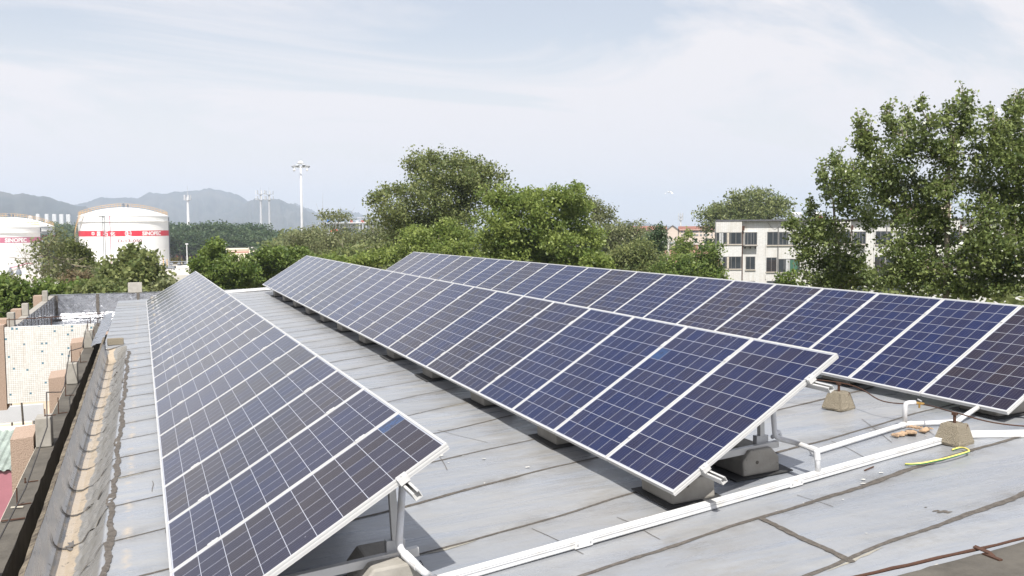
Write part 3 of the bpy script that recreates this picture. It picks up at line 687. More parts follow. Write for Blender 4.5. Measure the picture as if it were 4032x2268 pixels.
# concrete cones with rods and wire
def cone(label, px, py, rz, s=1.0):
    p = roofp(px, py); p = (p[0]+.08, p[1]+.09, z_deck(p[0]+.08, p[1]+.09)+.004)
    o = thing('lightning_rod_base', label, 'concrete base', p, rz, 'concrete cones carrying the lightning wire')
    mb = MB(); n = 6; prof = [(.112, 0), (.117, .02), (.108, .05), (.078, .168), (.070, .178)]
    vs_ = []
    for r, z in prof:
        for e in range(4):
            c0 = [(-1, -1), (1, -1), (1, 1), (-1, 1)]; a_, b_ = c0[e], c0[(e+1) % 4]
            for i in range(n):
                u = i/n; vs_.append(((a_[0]+(b_[0]-a_[0])*u)*r+random.uniform(-.004, .004), (a_[1]+(b_[1]-a_[1])*u)*r+random.uniform(-.004, .004), z+random.uniform(-.004, .004)*(z > 0)))
    m_ = 4*n
    mb.add(vs_, [(i*m_+j, i*m_+(j+1) % m_, (i+1)*m_+(j+1) % m_, (i+1)*m_+j) for i in range(len(prof)-1) for j in range(m_)]+[tuple((len(prof)-1)*m_+j for j in range(m_))])
    mb.build('body', M_coarse, o)
    MB().tube([(0, 0, .17), (.0, 0, .26)], .013, 8).box((-.016, -.02, .245), (.016, .02, .27)).build('rod', M_rust, o)
    MB().tube([(-.05, -.08, .01), (.062, -.082, .165), (.0, 0, .18)], .003, 5).build('tie_wire', M_rust, o)
    return Vector(p)
c1 = cone('rough concrete cone with an iron rod, farther from the trunking', *g1(530, 588), .25)
c2 = cone('rough concrete cone with an iron rod standing on the white trunking edge', *g1(1745, 945), .2)
wp = [c1+Vector((-.9, .9, .30)), c1+Vector((0, 0, .268)), c1.lerp(c2, .35)+Vector((.10, 0, .17)), Vector((vt[0]+.17, vt[1]-.055, vt[2]-.02)), c2+Vector((0, 0, .268)), c2+Vector((.45, -.22, .16)), c2+Vector((1.6, -.7, .1))]
tag(MB().tube(smooth(wp, 8), .006, 6).build('lightning_wire', M_rust, smooth=True), 'thin rusty wire strung over the two concrete cones at right', 'wire')
# terracotta shards
for i, (a_, b_, s_, rz, lb) in enumerate(((1170, 835, .10, .2, 'broken terracotta tile shard nearest the left end of the pile'), (1290, 815, .11, .9, 'largest broken terracotta tile shard in the middle of the pile'), (1430, 790, .09, .4, 'broken terracotta tile shard at the right end of the pile'), (1320, 785, .07, 1.6, 'small dark shard lying on top of the tile pile'))):
    p = roofp(*g1(a_, b_)); mb = MB(); n = 9; vs_ = []
    for jj in range(2):
        for ii in range(n):
            u = ii/(n-1)-.5; ww = s_*(.35+.12*random.uniform(-1, 1))
            vs_.append((u*s_*1.9, (-1 if jj == 0 else 1)*ww, .016+.010*math.sin(u*24)+.006))
    vs2 = [(x, y, z-.012) for x, y, z in vs_]
    mb.add(vs_+vs2, [(i_, i_+1, n+i_+1, n+i_) for i_ in range(n-1)]+[(2*n+i_+1, 2*n+i_, 3*n+i_, 3*n+i_+1) for i_ in range(n-1)]+[(i_+1, i_, 2*n+i_, 2*n+i_+1) for i_ in range(n-1)]+[(n+i_, n+i_+1, 3*n+i_+1, 3*n+i_) for i_ in range(n-1)]+[(0, n, 3*n, 2*n), (2*n-1, n-1, 3*n-1, 4*n-1)])
    o = mb.build('tile_shard', M_shard); o.location = (p[0], p[1], z_deck(p[0], p[1])+.004+(.018 if i == 3 else 0)); o.rotation_euler = (.1*random.uniform(-1, 1), .1*random.uniform(-1, 1), rz)
    tag(o, lb, 'tile shard', 'broken tiles behind the trunking')
# green and yellow earth wire
wpts = [roofp(*g1(a_, b_)) for a_, b_ in ((1225, 1145), (1290, 1158), (1400, 1160), (1500, 1150), (1620, 1130), (1760, 1092), (1850, 1062), (1882, 1045), (1872, 1020), (1835, 993), (1780, 980), (1710, 990))]
tag(MB().tube(smooth([dz(p, .012+.03*math.sin(math.pi*i/11)) for i, p in enumerate(wpts)], 5), .0085, 8, split=(0, 1)).build('earth_wire', [M_yellow, M_green], smooth=True), 'loose green and yellow wire bent into a hook on the roof', 'wire')
p, q = roofp(*g1(800, 1200)), roofp(*g1(895, 1162))
tag(MB().beam(dz(p, .008), dz(q, .008), .012, .006).build('rusty_strip', M_rust), 'short rusty metal strip lying in front of the trunking', 'metal strip')
k2 = 2.496
g2 = lambda a_, b_: (3000+a_/k2, 1700+b_/k2)
# ledge and rod at the near right corner
o = thing('ledge', 'dark weathered concrete ledge at the bottom right corner', 'ledge', (5, 3.6, .2))
LZ = .275
e0 = onz(*g2(1320, 1418), LZ); e1 = onz(*g2(2576, 1080), LZ); dd = Vector(e1-e0).normalized(); s0 = Vector(e0)-dd*1.5; s1 = Vector(e1)+dd*3
sd = Vector((dd.y, -dd.x, 0))
n = 60; vs_ = []
for i in range(n+1):
    c0 = s0.lerp(s1, i/n); j = random.uniform(-.008, .008)
    for (off, z) in ((j, .02), (j, LZ), (.9, LZ), (.9, .02)):
        vs_.append((c0.x+sd.x*off, c0.y+sd.y*off, z+random.uniform(-.003, .003)))
put(MB().add(vs_, [(4*i+a_, 4*i+4+a_, 4*i+4+(a_+1) % 4, 4*i+(a_+1) % 4) for i in range(n) for a_ in range(4)]).build('slab', M_cap), o)
RZ = .29
r0 = onz(*g2(960, 1418), RZ); r1 = onz(*g2(2576, 1050), RZ); rm = onz(*g2(2070, 1143), RZ); rd = Vector(r1-r0).normalized()
o = thing('iron_rod', 'rusty iron rod held by a clip along the dark ledge', 'iron rod', rm)
rpts = []
for i in range(40):
    c0 = Vector(r0)-rd*1.2+rd*(i*.12); rpts.append(c0+Vector((0, random.uniform(-.003, .003), random.uniform(-.003, .003))))
put(MB().tube(rpts, [.0085+random.uniform(-.001, .0025) for _ in rpts], 8).build('bar', M_rust), o)
c0 = onz(*g2(2085, 1125), .305); c1_ = onz(*g2(2230, 1185), .29)
put(MB().beam(c0, c1_, .04, .006).beam(c1_, (c1_[0], c1_[1]-.03, .276), .03, .006).build('clip', M_rust), o)
c0 = onz(*g2(2180, 1195), .281); c1_ = onz(*g2(2350, 1262), .281)
put(MB().beam(c0, c1_, .026, .008).build('spike', M_rust), o)
# paint flakes and grit (uncountable)
mb = MB()
for i in range(110):
    x = random.uniform(-.2, 9); y = random.uniform(4.2, 20)**1.0
    if random.random() < .5: y = random.uniform(4.2, 9); x = random.uniform(1.6, 7)
    r = random.uniform(.003, .010); n = 5; z = z_deck(x, y)+.006; a0 = random.uniform(0, 6)
    mb.add([(x+r*random.uniform(.5, 1.3)*math.cos(a0+2*math.pi*j/n), y+r*random.uniform(.5, 1.3)*math.sin(a0+2*math.pi*j/n), z+random.uniform(0, .004)) for j in range(n)], [tuple(range(n))])
for (px, py) in ((1905, 1810), (2078, 1846), (3397, 1907), (3468, 1866), (3400, 1891), (3690, 2235), (1740, 1800)):
    p = roofp(px, py); r = .02; n = 7; z = z_deck(p[0], p[1])+.007
    mb.add([(p[0]+r*random.uniform(.6, 1.3)*math.cos(2*math.pi*j/n), p[1]+.7*r*random.uniform(.6, 1.3)*math.sin(2*math.pi*j/n), z+random.uniform(0, .006)) for j in range(n)], [tuple(range(n))])
tag(mb.build('paint_flakes', M_flake), 'pale paint flakes and grit scattered over the grey roof', 'flakes', kind='stuff')

# ------------------------------------------------------------------ vegetation
def leaf_mat(name, dark, light, rough=.45, trans=.35, spec=.35):
    t = NT(name); a = t.n('ShaderNodeAttribute', attribute_name='tint'); f = a.outputs['Fac']
    c = t.mix(f, dark, light)
    p = t.n('ShaderNodeBsdfPrincipled'); t.val(p.inputs['Base Color'], c); p.inputs['Roughness'].default_value = rough; p.inputs['Specular IOR Level'].default_value = spec
    tr_ = t.n('ShaderNodeBsdfTranslucent'); t.val(tr_.inputs[0], t.mix(.5, c, tuple(min(1, x*1.6) for x in light)))
    ms = t.n('ShaderNodeMixShader'); ms.inputs[0].default_value = trans; t.l(p.outputs[0], ms.inputs[1]); t.l(tr_.outputs[0], ms.inputs[2])
    t.l(ms.outputs[0], t.out.inputs['Surface']); return t.m
ML_poplar = leaf_mat('poplar_leaf', (.066, .100, .026), (.25, .30, .10), .33, .28, .5)
ML_green = leaf_mat('bright_leaf', (.095, .145, .030), (.31, .37, .10), .45, .35)
ML_mid = leaf_mat('mid_leaf', (.08, .115, .034), (.265, .29, .11), .5, .3)
ML_olive = leaf_mat('olive_leaf', (.10, .125, .05), (.27, .285, .14), .55, .3)
ML_brown = leaf_mat('brown_leaf', (.13, .10, .055), (.27, .22, .12), .6, .3)
ML_dark = leaf_mat('dark_leaf', (.035, .07, .03), (.11, .155, .065), .5, .25)
ML_shrub = leaf_mat('shrub_leaf', (.062, .108, .02), (.21, .27, .066), .5, .3)
ML_purple = leaf_mat('purple_leaf', (.05, .018, .018), (.09, .035, .03), .5, .25)
ML_flower = leaf_mat('yellow_flower', (.55, .42, .02), (.8, .68, .05), .6, .2)
M_bark = simple('grey_bark', (.20, .17, .13), .9, 0, .3, 6, .4)
M_barkd = simple('dark_bark', (.09, .075, .06), .9, 0, .3, 6, .4)
M_barkp = simple('pale_bark', (.30, .26, .20), .9, 0, .25, 6, .3)

def leaf_mesh(name, cen, size, tint, mat, parent=None, up=.35, aspect=.62):
    n = len(cen); cen = np.asarray(cen, float); size = np.asarray(size, float).reshape(-1, 1)*np.ones((n, 1))
    nr = rng.normal(size=(n, 3)); nr[:, 2] += up*1.5; nr /= np.linalg.norm(nr, axis=1, keepdims=True)
    tg = rng.normal(size=(n, 3)); tg -= nr*(tg*nr).sum(1, keepdims=True); tg /= np.linalg.norm(tg, axis=1, keepdims=True)
    bt = np.cross(nr, tg)
    v = np.empty((n, 4, 3)); L = size*.5; Wd = size*.5*aspect
    v[:, 0] = cen-tg*L; v[:, 1] = cen+bt*Wd-nr*L*.18-tg*L*.15; v[:, 2] = cen+tg*L; v[:, 3] = cen-bt*Wd-nr*L*.18-tg*L*.15
    me = bpy.data.meshes.new(name); me.vertices.add(4*n); me.vertices.foreach_set('co', v.reshape(-1))
    me.loops.add(4*n); me.loops.foreach_set('vertex_index', np.arange(4*n, dtype=np.int32))
    me.polygons.add(n); me.polygons.foreach_set('loop_start', np.arange(0, 4*n, 4, dtype=np.int32))
    try: me.polygons.foreach_set('loop_total', np.full(n, 4, dtype=np.int32))
    except Exception: pass
    at_ = me.attributes.new('tint', 'FLOAT', 'FACE'); at_.data.foreach_set('value', np.clip(np.asarray(tint, float), 0, 1).astype(np.float32))
    me.materials.append(mat); me.update(); me.validate()
    o = bpy.data.objects.new(name, me); COL.objects.link(o)
    if parent: o.parent = parent
    return o
def ball(n, k=.5):
    d = rng.normal(size=(n, 3)); d /= np.linalg.norm(d, axis=1, keepdims=True)
    return d*(rng.random((n, 1))**k)
def tree(name, label, cat, D, blobs, mat, leaf, dens=1.0, base_px=None, bark=None, group=None, trunk_r=.16, sub=.34, depth=.85, twigs=True, spire=False, gz=GZ, extra=None, limb_up=.3, nmax=60000, spread=1.0, tips=None, grow=1.26):
    """blobs: leaf masses (px, py, rx, ry [,density]) surveyed on the photograph, each given its own depth and thickness at distance D"""
    bx = base_px if base_px is not None else float(np.mean([b[0] for b in blobs]))
    b0 = at(bx, 890, D); base = Vector((b0[0], b0[1], gz)); root = thing(name, label, cat, base, 0, group)
    fw = Vector((b0[0], b0[1], 0)).normalized(); rt = Vector((fw.y, -fw.x, 0)); k = D/F_
    cx_ = np.mean([b[0] for b in blobs]); xr_ = max(b[2] for b in blobs)*k
    lo = max(b[1]+b[3] for b in blobs); hi = min(b[1]-b[3] for b in blobs)
    half = .5*(max(b[0]+b[2] for b in blobs)-min(b[0]-b[2] for b in blobs))*k
    blobs = [(b[0], b[1], b[2]*grow, b[3]*grow*.98)+tuple(b[4:]) for b in blobs]; nodes = []
    P_, T_, tubes = [], [], []
    zc = at(cx_, lo, D)[2]
    ctop = Vector(at(cx_, hi*.65+lo*.35, D)); tk = []
    hz = max(gz+1.0, zc-.2*(zc-gz))
    tk = [base, base.lerp(Vector((ctop.x, ctop.y, hz)), .5)+Vector((.1, .1, 0)), Vector((ctop.x*.6+base.x*.4, ctop.y*.6+base.y*.4, hz)), ctop]
    tkp = smooth(tk, 6)
    tubes.append((tkp, [trunk_r*(1-.8*i/(len(tkp)-1)) for i in range(len(tkp))]))
    for b in blobs:
        px, py, rx, ry = b[:4]; q = b[4] if len(b) > 4 else 1.0
        RX, RY = rx*k, ry*k; RD = min(max(RX, RY)*1.1, half*depth)
        lim = max(.0, (half*depth)**2-((px-cx_)*k)**2)**.5
        off = random.uniform(-1, 1)*max(0, lim-RD*.6)*.8
        C0 = np.array(at(px, py, D+off)); RX *= (D+off)/D; RY *= (D+off)/D
        rs = max(leaf*1.6, sub*min(RX, RY, RD)) if min(RX, RY) > leaf*3 else max(leaf*1.2, .6*min(RX, RY))
        vol = RX*RY*RD; ns = int(np.clip(1.5*(RX*RY+RX*RD+RY*RD)/(rs*rs), 4, 170))
        pts = ball(ns, .42)*np.clip(1+.16*rng.normal(size=(ns, 1)), .7, 1.4)
        ctr = C0+(pts[:, :1]*RX)*np.array(rt)+(pts[:, 1:2]*RD)*np.array(fw)+(pts[:, 2:3]*RY)*np.array((0, 0, 1.))
        nl = int(np.clip(q*dens*1.15*rs*rs/(leaf*leaf)*14, 6, 700))
        for c_ in ctr:
            pp = np.clip(rng.normal(0, .62, (nl, 3)), -1.6, 1.6)*np.array([rs*spread, rs*spread, rs*.78*spread])
            P_.append(c_+pp); T_.append(np.clip(rng.normal(.42+.26*rng.normal(), .22, nl), 0, 1))
        if spire and py < 1000:
            for _ in range(3):
                dr = np.array(rt)*random.uniform(-.5, .5)+np.array(fw)*random.uniform(-.4, .4)+np.array((0, 0, 1.)); dr /= np.linalg.norm(dr); ln = RY*random.uniform(1.0, 1.7)
                m_ = 26; uu = rng.random((m_, 1)); P_.append(C0+dr*uu*ln+rng.normal(size=(m_, 3))*(.10-.065*uu)); T_.append(np.clip(rng.normal(.6, .25, m_), 0, 1))
                tubes.append(([Vector(C0), Vector(C0+dr*ln*.5), Vector(C0+dr*ln)], [.012, .009, .004]))
        nodes.append((C0, RX, RY, ctr))
    # limbs: every mass grows from the trunk or from the nearest mass already reached
    done = [(tkp[i], trunk_r*(1-.8*i/(len(tkp)-1))) for i in range(len(tkp)//3, len(tkp))]
    for C0, RX, RY, ctr in sorted(nodes, key=lambda q: min((Vector(q[0])-t_[0]).length for t_ in done)):
        Cv = Vector(C0); anchor, ar = min(done, key=lambda t_: (t_[0]-Cv).length+max(0, t_[0].z-Cv.z)*1.5)
        mid = anchor.lerp(Cv, .5)+Vector((random.uniform(-.12, .12), random.uniform(-.12, .12), limb_up*.3))*(Cv-anchor).length*.6
        lp = smooth([anchor, mid, Cv], 5); r1 = min(ar*.8, trunk_r*.45); r2 = max(r1*.45, trunk_r*.06)
        tubes.append((lp, [r1+(r2-r1)*i/(len(lp)-1) for i in range(len(lp))])); done.append((Cv, r2))
        if twigs:
            for c_ in ctr[:12]:
                cv = Vector(c_); rr = min(r2*.6, trunk_r*.12); tubes.append((smooth([Cv, Cv.lerp(cv, .5)+Vector((0, 0, .08*(cv-Cv).length)), cv], 2), [rr, rr*.8, rr*.6, rr*.4, rr*.25]))
    if tips:
        for (px, py) in tips:
            e = Vector(at(px, py, D+random.uniform(-.3, .3)*half)); a_ = tkp[-random.randint(2, 8)]
            lp = smooth([a_, a_.lerp(e, .55)+Vector((0, 0, -.06*(e-a_).length)), e], 5); tubes.append((lp, [trunk_r*.22*(1-.85*i/(len(lp)-1)) for i in range(len(lp))]))
            for _ in range(4):
                u = random.randint(4, len(lp)-1); f_ = lp[u]; g_ = f_+(e-a_)*.22+Vector((random.uniform(-1, 1), random.uniform(-1, 1), random.uniform(-.2, 1)))*.13*(e-a_).length
                tubes.append(([f_, f_.lerp(g_, .5), g_], [trunk_r*.07, trunk_r*.05, trunk_r*.02]))
    P_ = np.concatenate(P_); T_ = np.concatenate(T_)
    if len(P_) > nmax:
        ii = rng.choice(len(P_), nmax, replace=False); P_, T_ = P_[ii], T_[ii]
    P_ = P_-np.array(base)
    leaf_mesh('crown', P_, leaf*rng.uniform(.65, 1.3, len(P_)), T_, mat, root)
    mb = MB()
    for pts, rr in tubes:
        pts = [Vector(p)-base for p in pts]; rr = list(rr)+[rr[-1]]*(len(pts)-len(rr))
        mb.tube(pts, rr[:len(pts)], 6, cap=False)
    mb.build('trunk', bark or M_barkd, root, smooth=True)
    return root

tree('poplar_tree', 'dark green poplar just behind the right row, left of the forked tall poplar', 'tree', 24,
     [(3240, 690, 18, 40), (3290, 650, 18, 50), (3330, 710, 50, 55), (3265, 745, 38, 40), (3350, 795, 70, 70), (3370, 690, 46, 50, .8), (3240, 890, 88, 48), (3120, 882, 36, 24), (3190, 935, 74, 40), (3190, 818, 20, 32), (3260, 1040, 105, 62), (3350, 1015, 55, 60), (3285, 1105, 115, 34), (3420, 860, 50, 50), (3400, 1090, 60, 45), (3170, 1000, 45, 35), (3300, 960, 60, 40, .6)],
     ML_poplar, .085, .54, 3445, M_bark, None, .13, .36, .8, True, True, limb_up=-.1, grow=1.06)
tree('poplar_tree', 'tallest dark green poplar with a forked pale trunk at the right edge', 'tree', 22,
     [(3490, 462, 12, 45), (3515, 520, 22, 40), (3390, 505, 15, 40), (3425, 555, 28, 35), (3415, 610, 36, 38), (3580, 495, 26, 52), (3625, 425, 10, 30), (3565, 600, 66, 70), (3730, 470, 36, 48), (3805, 420, 20, 62), (3795, 505, 55, 52), (3665, 500, 36, 33), (3750, 600, 70, 48), (3915, 505, 55, 62), (3990, 460, 26, 55), (4022, 415, 16, 35), (3915, 615, 84, 60), (4000, 690, 55, 55), (3500, 685, 68, 45), (3590, 735, 72, 60), (3705, 745, 66, 36), (3590, 850, 85, 54), (3675, 965, 78, 80), (3560, 985, 82, 80), (3590, 1085, 120, 45), (3880, 830, 74, 46), (3840, 985, 85, 72), (3940, 1055, 95, 72), (3998, 890, 40, 30), (3765, 1130, 170, 36), (4080, 620, 70, 120), (4090, 850, 80, 110), (4090, 1060, 80, 90), (3700, 860, 50, 40), (3650, 800, 80, 65, .6), (3480, 790, 66, 66, .6), (3760, 715, 80, 55, .6), (3860, 720, 70, 60, .7), (3955, 765, 76, 60, .7), (3680, 620, 50, 50, .6), (3790, 1060, 90, 60, .7), (3500, 1090, 90, 40, .7), (3620, 1040, 90, 60, .7), (3900, 930, 80, 60, .6), (3640, 560, 40, 50, .6), (3400, 560, 34, 50, .8), (3450, 660, 46, 56, .8), (3460, 760, 56, 56, .7), (3980, 560, 50, 70), (3990, 800, 50, 60), (3990, 980, 50, 70), (3940, 1120, 90, 30)],
     ML_poplar, .085, .54, 3740, M_barkp, None, .2, .34, .75, True, True, limb_up=-.1, nmax=70000, grow=1.06)
tree('locust_tree', 'tall spreading tree with airy crown and visible branches in the middle', 'tree', 55,
     [(1641, 640, 50, 34), (1718, 630, 55, 30), (1785, 626, 45, 26), (1852, 648, 55, 30), (1920, 675, 45, 28), (1978, 698, 22, 27), (1673, 685, 58, 42), (1785, 694, 88, 46), (1875, 707, 58, 38), (1560, 752, 56, 25), (1493, 774, 38, 20), (1478, 800, 24, 23), (1538, 819, 48, 36), (1628, 774, 56, 42), (1718, 797, 64, 50), (1830, 797, 64, 48), (1583, 873, 64, 34), (1695, 873, 64, 38), (1900, 760, 60, 50), (1800, 870, 70, 40), (1600, 835, 60, 40, .8), (1700, 885, 80, 50), (1620, 905, 60, 40, .8), (1760, 850, 80, 50), (1510, 850, 36, 26, .6), (1560, 925, 60, 36, .8), (1680, 740, 60, 44), (1820, 740, 70, 50)],
     ML_mid, .17, .42, 1765, M_barkd, None, .32, .34, .8, True, False, nmax=60000, spread=1.2)
tree('ash_tree', 'dense bright green bushy tree right of the tall airy tree', 'tree', 44,
     [(1954, 783, 48, 38), (2035, 803, 64, 46), (2097, 768, 38, 26), (2169, 785, 52, 38), (2254, 768, 43, 34), (2268, 743, 24, 16), (1990, 886, 86, 64), (2124, 864, 86, 64), (2259, 842, 64, 55), (1945, 954, 64, 52), (2057, 976, 96, 42), (2192, 954, 86, 55), (2304, 931, 62, 50), (2304, 1021, 86, 34), (2100, 1020, 105, 28), (2350, 1060, 60, 30), (2210, 1060, 110, 26), (2000, 1040, 90, 30)],
     ML_green, .15, .85, 2120, M_bark, None, .26, .36, .8, nmax=60000)
tree('ash_tree', 'lower bright green tree at the foot of the tall airy tree', 'tree', 48,
     [(1650, 935, 64, 42), (1785, 954, 86, 42), (1718, 980, 108, 26), (1600, 985, 50, 22), (1850, 1010, 90, 22), (1760, 910, 60, 35)], ML_green, .15, .7, 1720, M_bark, None, .16, .36, .9)
tree('locust_tree', 'thin airy tree showing past the right side of the dense green tree', 'tree', 66,
     [(2300, 800, 30, 30), (2326, 805, 34, 22), (2371, 828, 36, 25), (2393, 855, 26, 17), (2350, 860, 40, 30)], ML_olive, .17, .4, 2300, M_barkd, None, .18, .4, .9, spread=1.3)
tree('locust_tree', 'grey-green feathery tree left of the utility pole', 'tree', 84,
     [(2416, 912, 56, 26), (2483, 905, 52, 26), (2461, 976, 64, 38), (2395, 960, 40, 30)], ML_olive, .24, .55, 2450, M_barkd, None, .2, .36, .9)
tree('mulberry_tree', 'olive green tree with bare twigs in front of the village roofs', 'tree', 62,
     [(2528, 992, 52, 40), (2470, 1030, 60, 35), (2540, 1040, 88, 30), (2600, 1060, 50, 25), (2440, 1010, 50, 40)], ML_mid, .19, .6, 2500, M_barkd, None, .18, .36, .9, tips=[(2440, 950), (2420, 975)])
tree('poplar_tree', 'small dark pointed poplar beside the utility pole', 'tree', 76,
     [(2573, 962, 38, 52), (2600, 905, 13, 20), (2595, 940, 25, 30), (2560, 1010, 40, 35)], ML_dark, .19, .8, 2580, M_barkd, None, .18, .36, .9)
tree('poplar_tree', 'green upright tree between the village roofs', 'tree', 80,
     [(2698, 965, 24, 36), (2715, 925, 10, 18), (2690, 1000, 40, 30)], ML_green, .19, .65, 2700, M_barkd, None, .15, .36, .9)
tree('mulberry_tree', 'wide green bushy tree under the left corner of the white building', 'tree', 58,
     [(2707, 1045, 86, 36), (2780, 1050, 50, 40), (2660, 1070, 60, 25), (2800, 1000, 40, 36), (2760, 1085, 80, 22), (2620, 1085, 50, 20)], ML_shrub, .17, .7, 2720, M_barkd, None, .16, .36, .9)
tree('locust_tree', 'broad feathery tree rising behind the roof of the white building', 'tree', 150,
     [(2966, 790, 72, 36), (2890, 782, 26, 22), (2973, 763, 32, 17), (3060, 805, 46, 28), (2814, 835, 46, 24), (2787, 858, 28, 22), (2890, 828, 90, 26), (3022, 835, 72, 24), (2787, 896, 22, 20), (2920, 870, 110, 25)], ML_mid, .40, .5, 2950, M_barkd, None, .35, .34, .7, spread=1.25)
tree('climbing_plant', 'small bright green shoots in front of the white building above the right row', 'plant', 32,
     [(3085, 1110, 26, 12), (3115, 1090, 22, 16), (3140, 1075, 14, 12), (3070, 1095, 14, 10), (3110, 1120, 40, 8)], ML_shrub, .11, .6, 3110, M_bark, None, .05, .4, .9)
# left side
tree('cedar_tree', 'half bare brown and green tree with spreading dead branches by the left tanks', 'tree', 58,
     [(171, 986, 45, 34, .7), (226, 917, 22, 20), (215, 950, 32, 24), (143, 963, 18, 16), (83, 1035, 18, 10), (165, 1046, 55, 34, .5), (248, 1030, 50, 38, .5), (190, 1090, 60, 25, .4), (250, 1075, 50, 25, .4)], ML_olive, .20, .42, 206, M_barkp, None, .17, .34, .9, spread=1.3,
     tips=[(34, 1013), (69, 991), (85, 975), (45, 1065), (60, 1090), (330, 1020), (345, 1050), (320, 1085), (100, 1000), (280, 1010), (300, 1045)], grow=1.0)
tree('willow_tree', 'yellow-green drooping tree left of the numbered tank', 'tree', 72,
     [(276, 978, 34, 26), (303, 999, 32, 30), (330, 1010, 22, 24), (262, 1013, 40, 27), (303, 1041, 36, 28), (355, 1005, 18, 22, .6), (340, 1060, 30, 28), (285, 1080, 40, 25)], leaf_mat('willow_leaf', (.075, .095, .022), (.16, .19, .05), .55, .35), .20, .8, 290, M_barkd, None, .2, .36, .9)
tree('paulownia_tree', 'dark green large leaved tree in front of the numbered tank', 'tree', 46,
     [(534, 985, 30, 18), (497, 1006, 20, 17), (567, 1014, 28, 20), (518, 1047, 60, 33), (580, 1047, 42, 30), (476, 1068, 54, 30), (559, 1089, 74, 34), (497, 1113, 92, 28), (613, 1109, 28, 24), (422, 1042, 26, 14, .5), (600, 1075, 28, 25), (440, 1105, 60, 25)], ML_mid, .24, .85, 530, M_bark, None, .16, .38, .9, limb_up=.1)
for i, (lb, D, bl, mt) in enumerate((
    ('leafy shrub growing beyond the leftmost posts of the foil roof', 42, [(60, 1160, 80, 36), (20, 1190, 50, 40), (110, 1180, 50, 30), (40, 1130, 40, 18)], ML_shrub),
    ('low leafy shrub under the half bare tree', 42, [(250, 1138, 70, 24), (190, 1145, 50, 26), (300, 1145, 40, 20)], ML_shrub),
    ('dark green shrub just behind the post on the foil parapet', 41, [(350, 1138, 55, 24), (420, 1140, 60, 22), (480, 1145, 60, 18)], ML_mid),
    ('olive coloured shrub between the drooping tree and the large leaved tree', 52, [(393, 1090, 46, 26), (360, 1105, 50, 22), (430, 1075, 30, 20)], ML_olive),
    ('rusty brown shrub in the gap below the drooping tree', 50, [(300, 1095, 45, 22), (330, 1110, 40, 18)], ML_brown),
    ('small bush with yellow tips left of the far end of the left row', 43, [(665, 1118, 32, 18), (640, 1130, 30, 16), (690, 1135, 30, 14)], ML_olive),
    ('bush at the extreme left edge below the green tank foot', 60, [(20, 1100, 34, 18), (0, 1125, 30, 20)], ML_shrub))):
    tree('shrub', lb, 'shrub', D, bl, mt, .19, .8, None, M_barkd, 'shrubs beyond the foil roof', .07, .4, .9)
tree('sumac_bush', 'large green bush behind the far end of the left row', 'bush', 45,
     [(863, 950, 16, 11), (844, 966, 28, 13), (844, 993, 46, 17), (863, 1020, 56, 19), (815, 1040, 46, 18), (892, 1055, 74, 26), (873, 1084, 64, 22), (931, 1104, 56, 22), (892, 1130, 40, 15), (752, 1047, 10, 14), (790, 1060, 30, 18), (970, 1085, 40, 24), (850, 1110, 50, 20)], ML_shrub, .16, .95, 870, M_barkd, None, .13, .36, .9)
tree('sumac_bush', 'large green bush behind the far end of the middle row', 'bush', 47,
     [(1018, 1026, 38, 20), (1057, 997, 33, 15), (1038, 1055, 66, 28), (980, 1094, 46, 28), (1028, 1113, 40, 20), (1086, 1020, 38, 22), (1106, 1045, 28, 16), (1121, 1000, 36, 22), (1175, 1000, 42, 20), (1200, 1022, 40, 14), (1140, 1040, 40, 20), (990, 1065, 30, 20)], ML_shrub, .17, .95, 1060, M_barkd, None, .13, .36, .9)
for i, (lb, D, bl, mt, tp, q) in enumerate((
    ('brown half dead tree just right of the tall light mast', 92, [(1215, 930, 62, 30), (1180, 955, 50, 30), (1260, 960, 50, 30)], ML_olive, [(1150, 930), (1230, 890), (1270, 925)], .5),
    ('bare crooked tree with a sparse flat top right of the tall light mast', 84, [(1314, 850, 50, 17, .35), (1355, 858, 28, 13, .35), (1314, 935, 84, 38, .6), (1290, 975, 60, 28, .6)], ML_olive, [(1270, 860), (1340, 835), (1375, 850), (1240, 915), (1370, 900), (1400, 950)], .5),
    ('pale branched sparse tree left of the tall airy tree', 82, [(1480, 868, 38, 18, .35), (1500, 905, 40, 25, .5), (1493, 954, 62, 44, .7), (1404, 945, 84, 40, .7)], ML_olive, [(1455, 850), (1500, 850), (1440, 900), (1530, 900), (1380, 905), (1360, 950)], .5),
    ('dull green tree low behind the back row far end', 64, [(1450, 1000, 84, 30), (1400, 1020, 60, 26), (1540, 975, 50, 34), (1330, 1010, 60, 28)], ML_mid, [(1400, 960), (1345, 965)], .75),
    ('bright green bush touching the far end of the right row', 50, [(1471, 1022, 64, 24), (1430, 1035, 50, 18), (1530, 1010, 30, 22), (1360, 1040, 60, 16), (1290, 1030, 50, 16)], ML_green, None, .85))):
    tree('mixed_tree', lb, 'tree', D, bl, mt, .2 if D < 80 else .24, q, None, M_barkp if tp else M_barkd, 'scrubby trees in the middle distance', .16, .36, .9, True, False, spread=1.25, tips=tp)

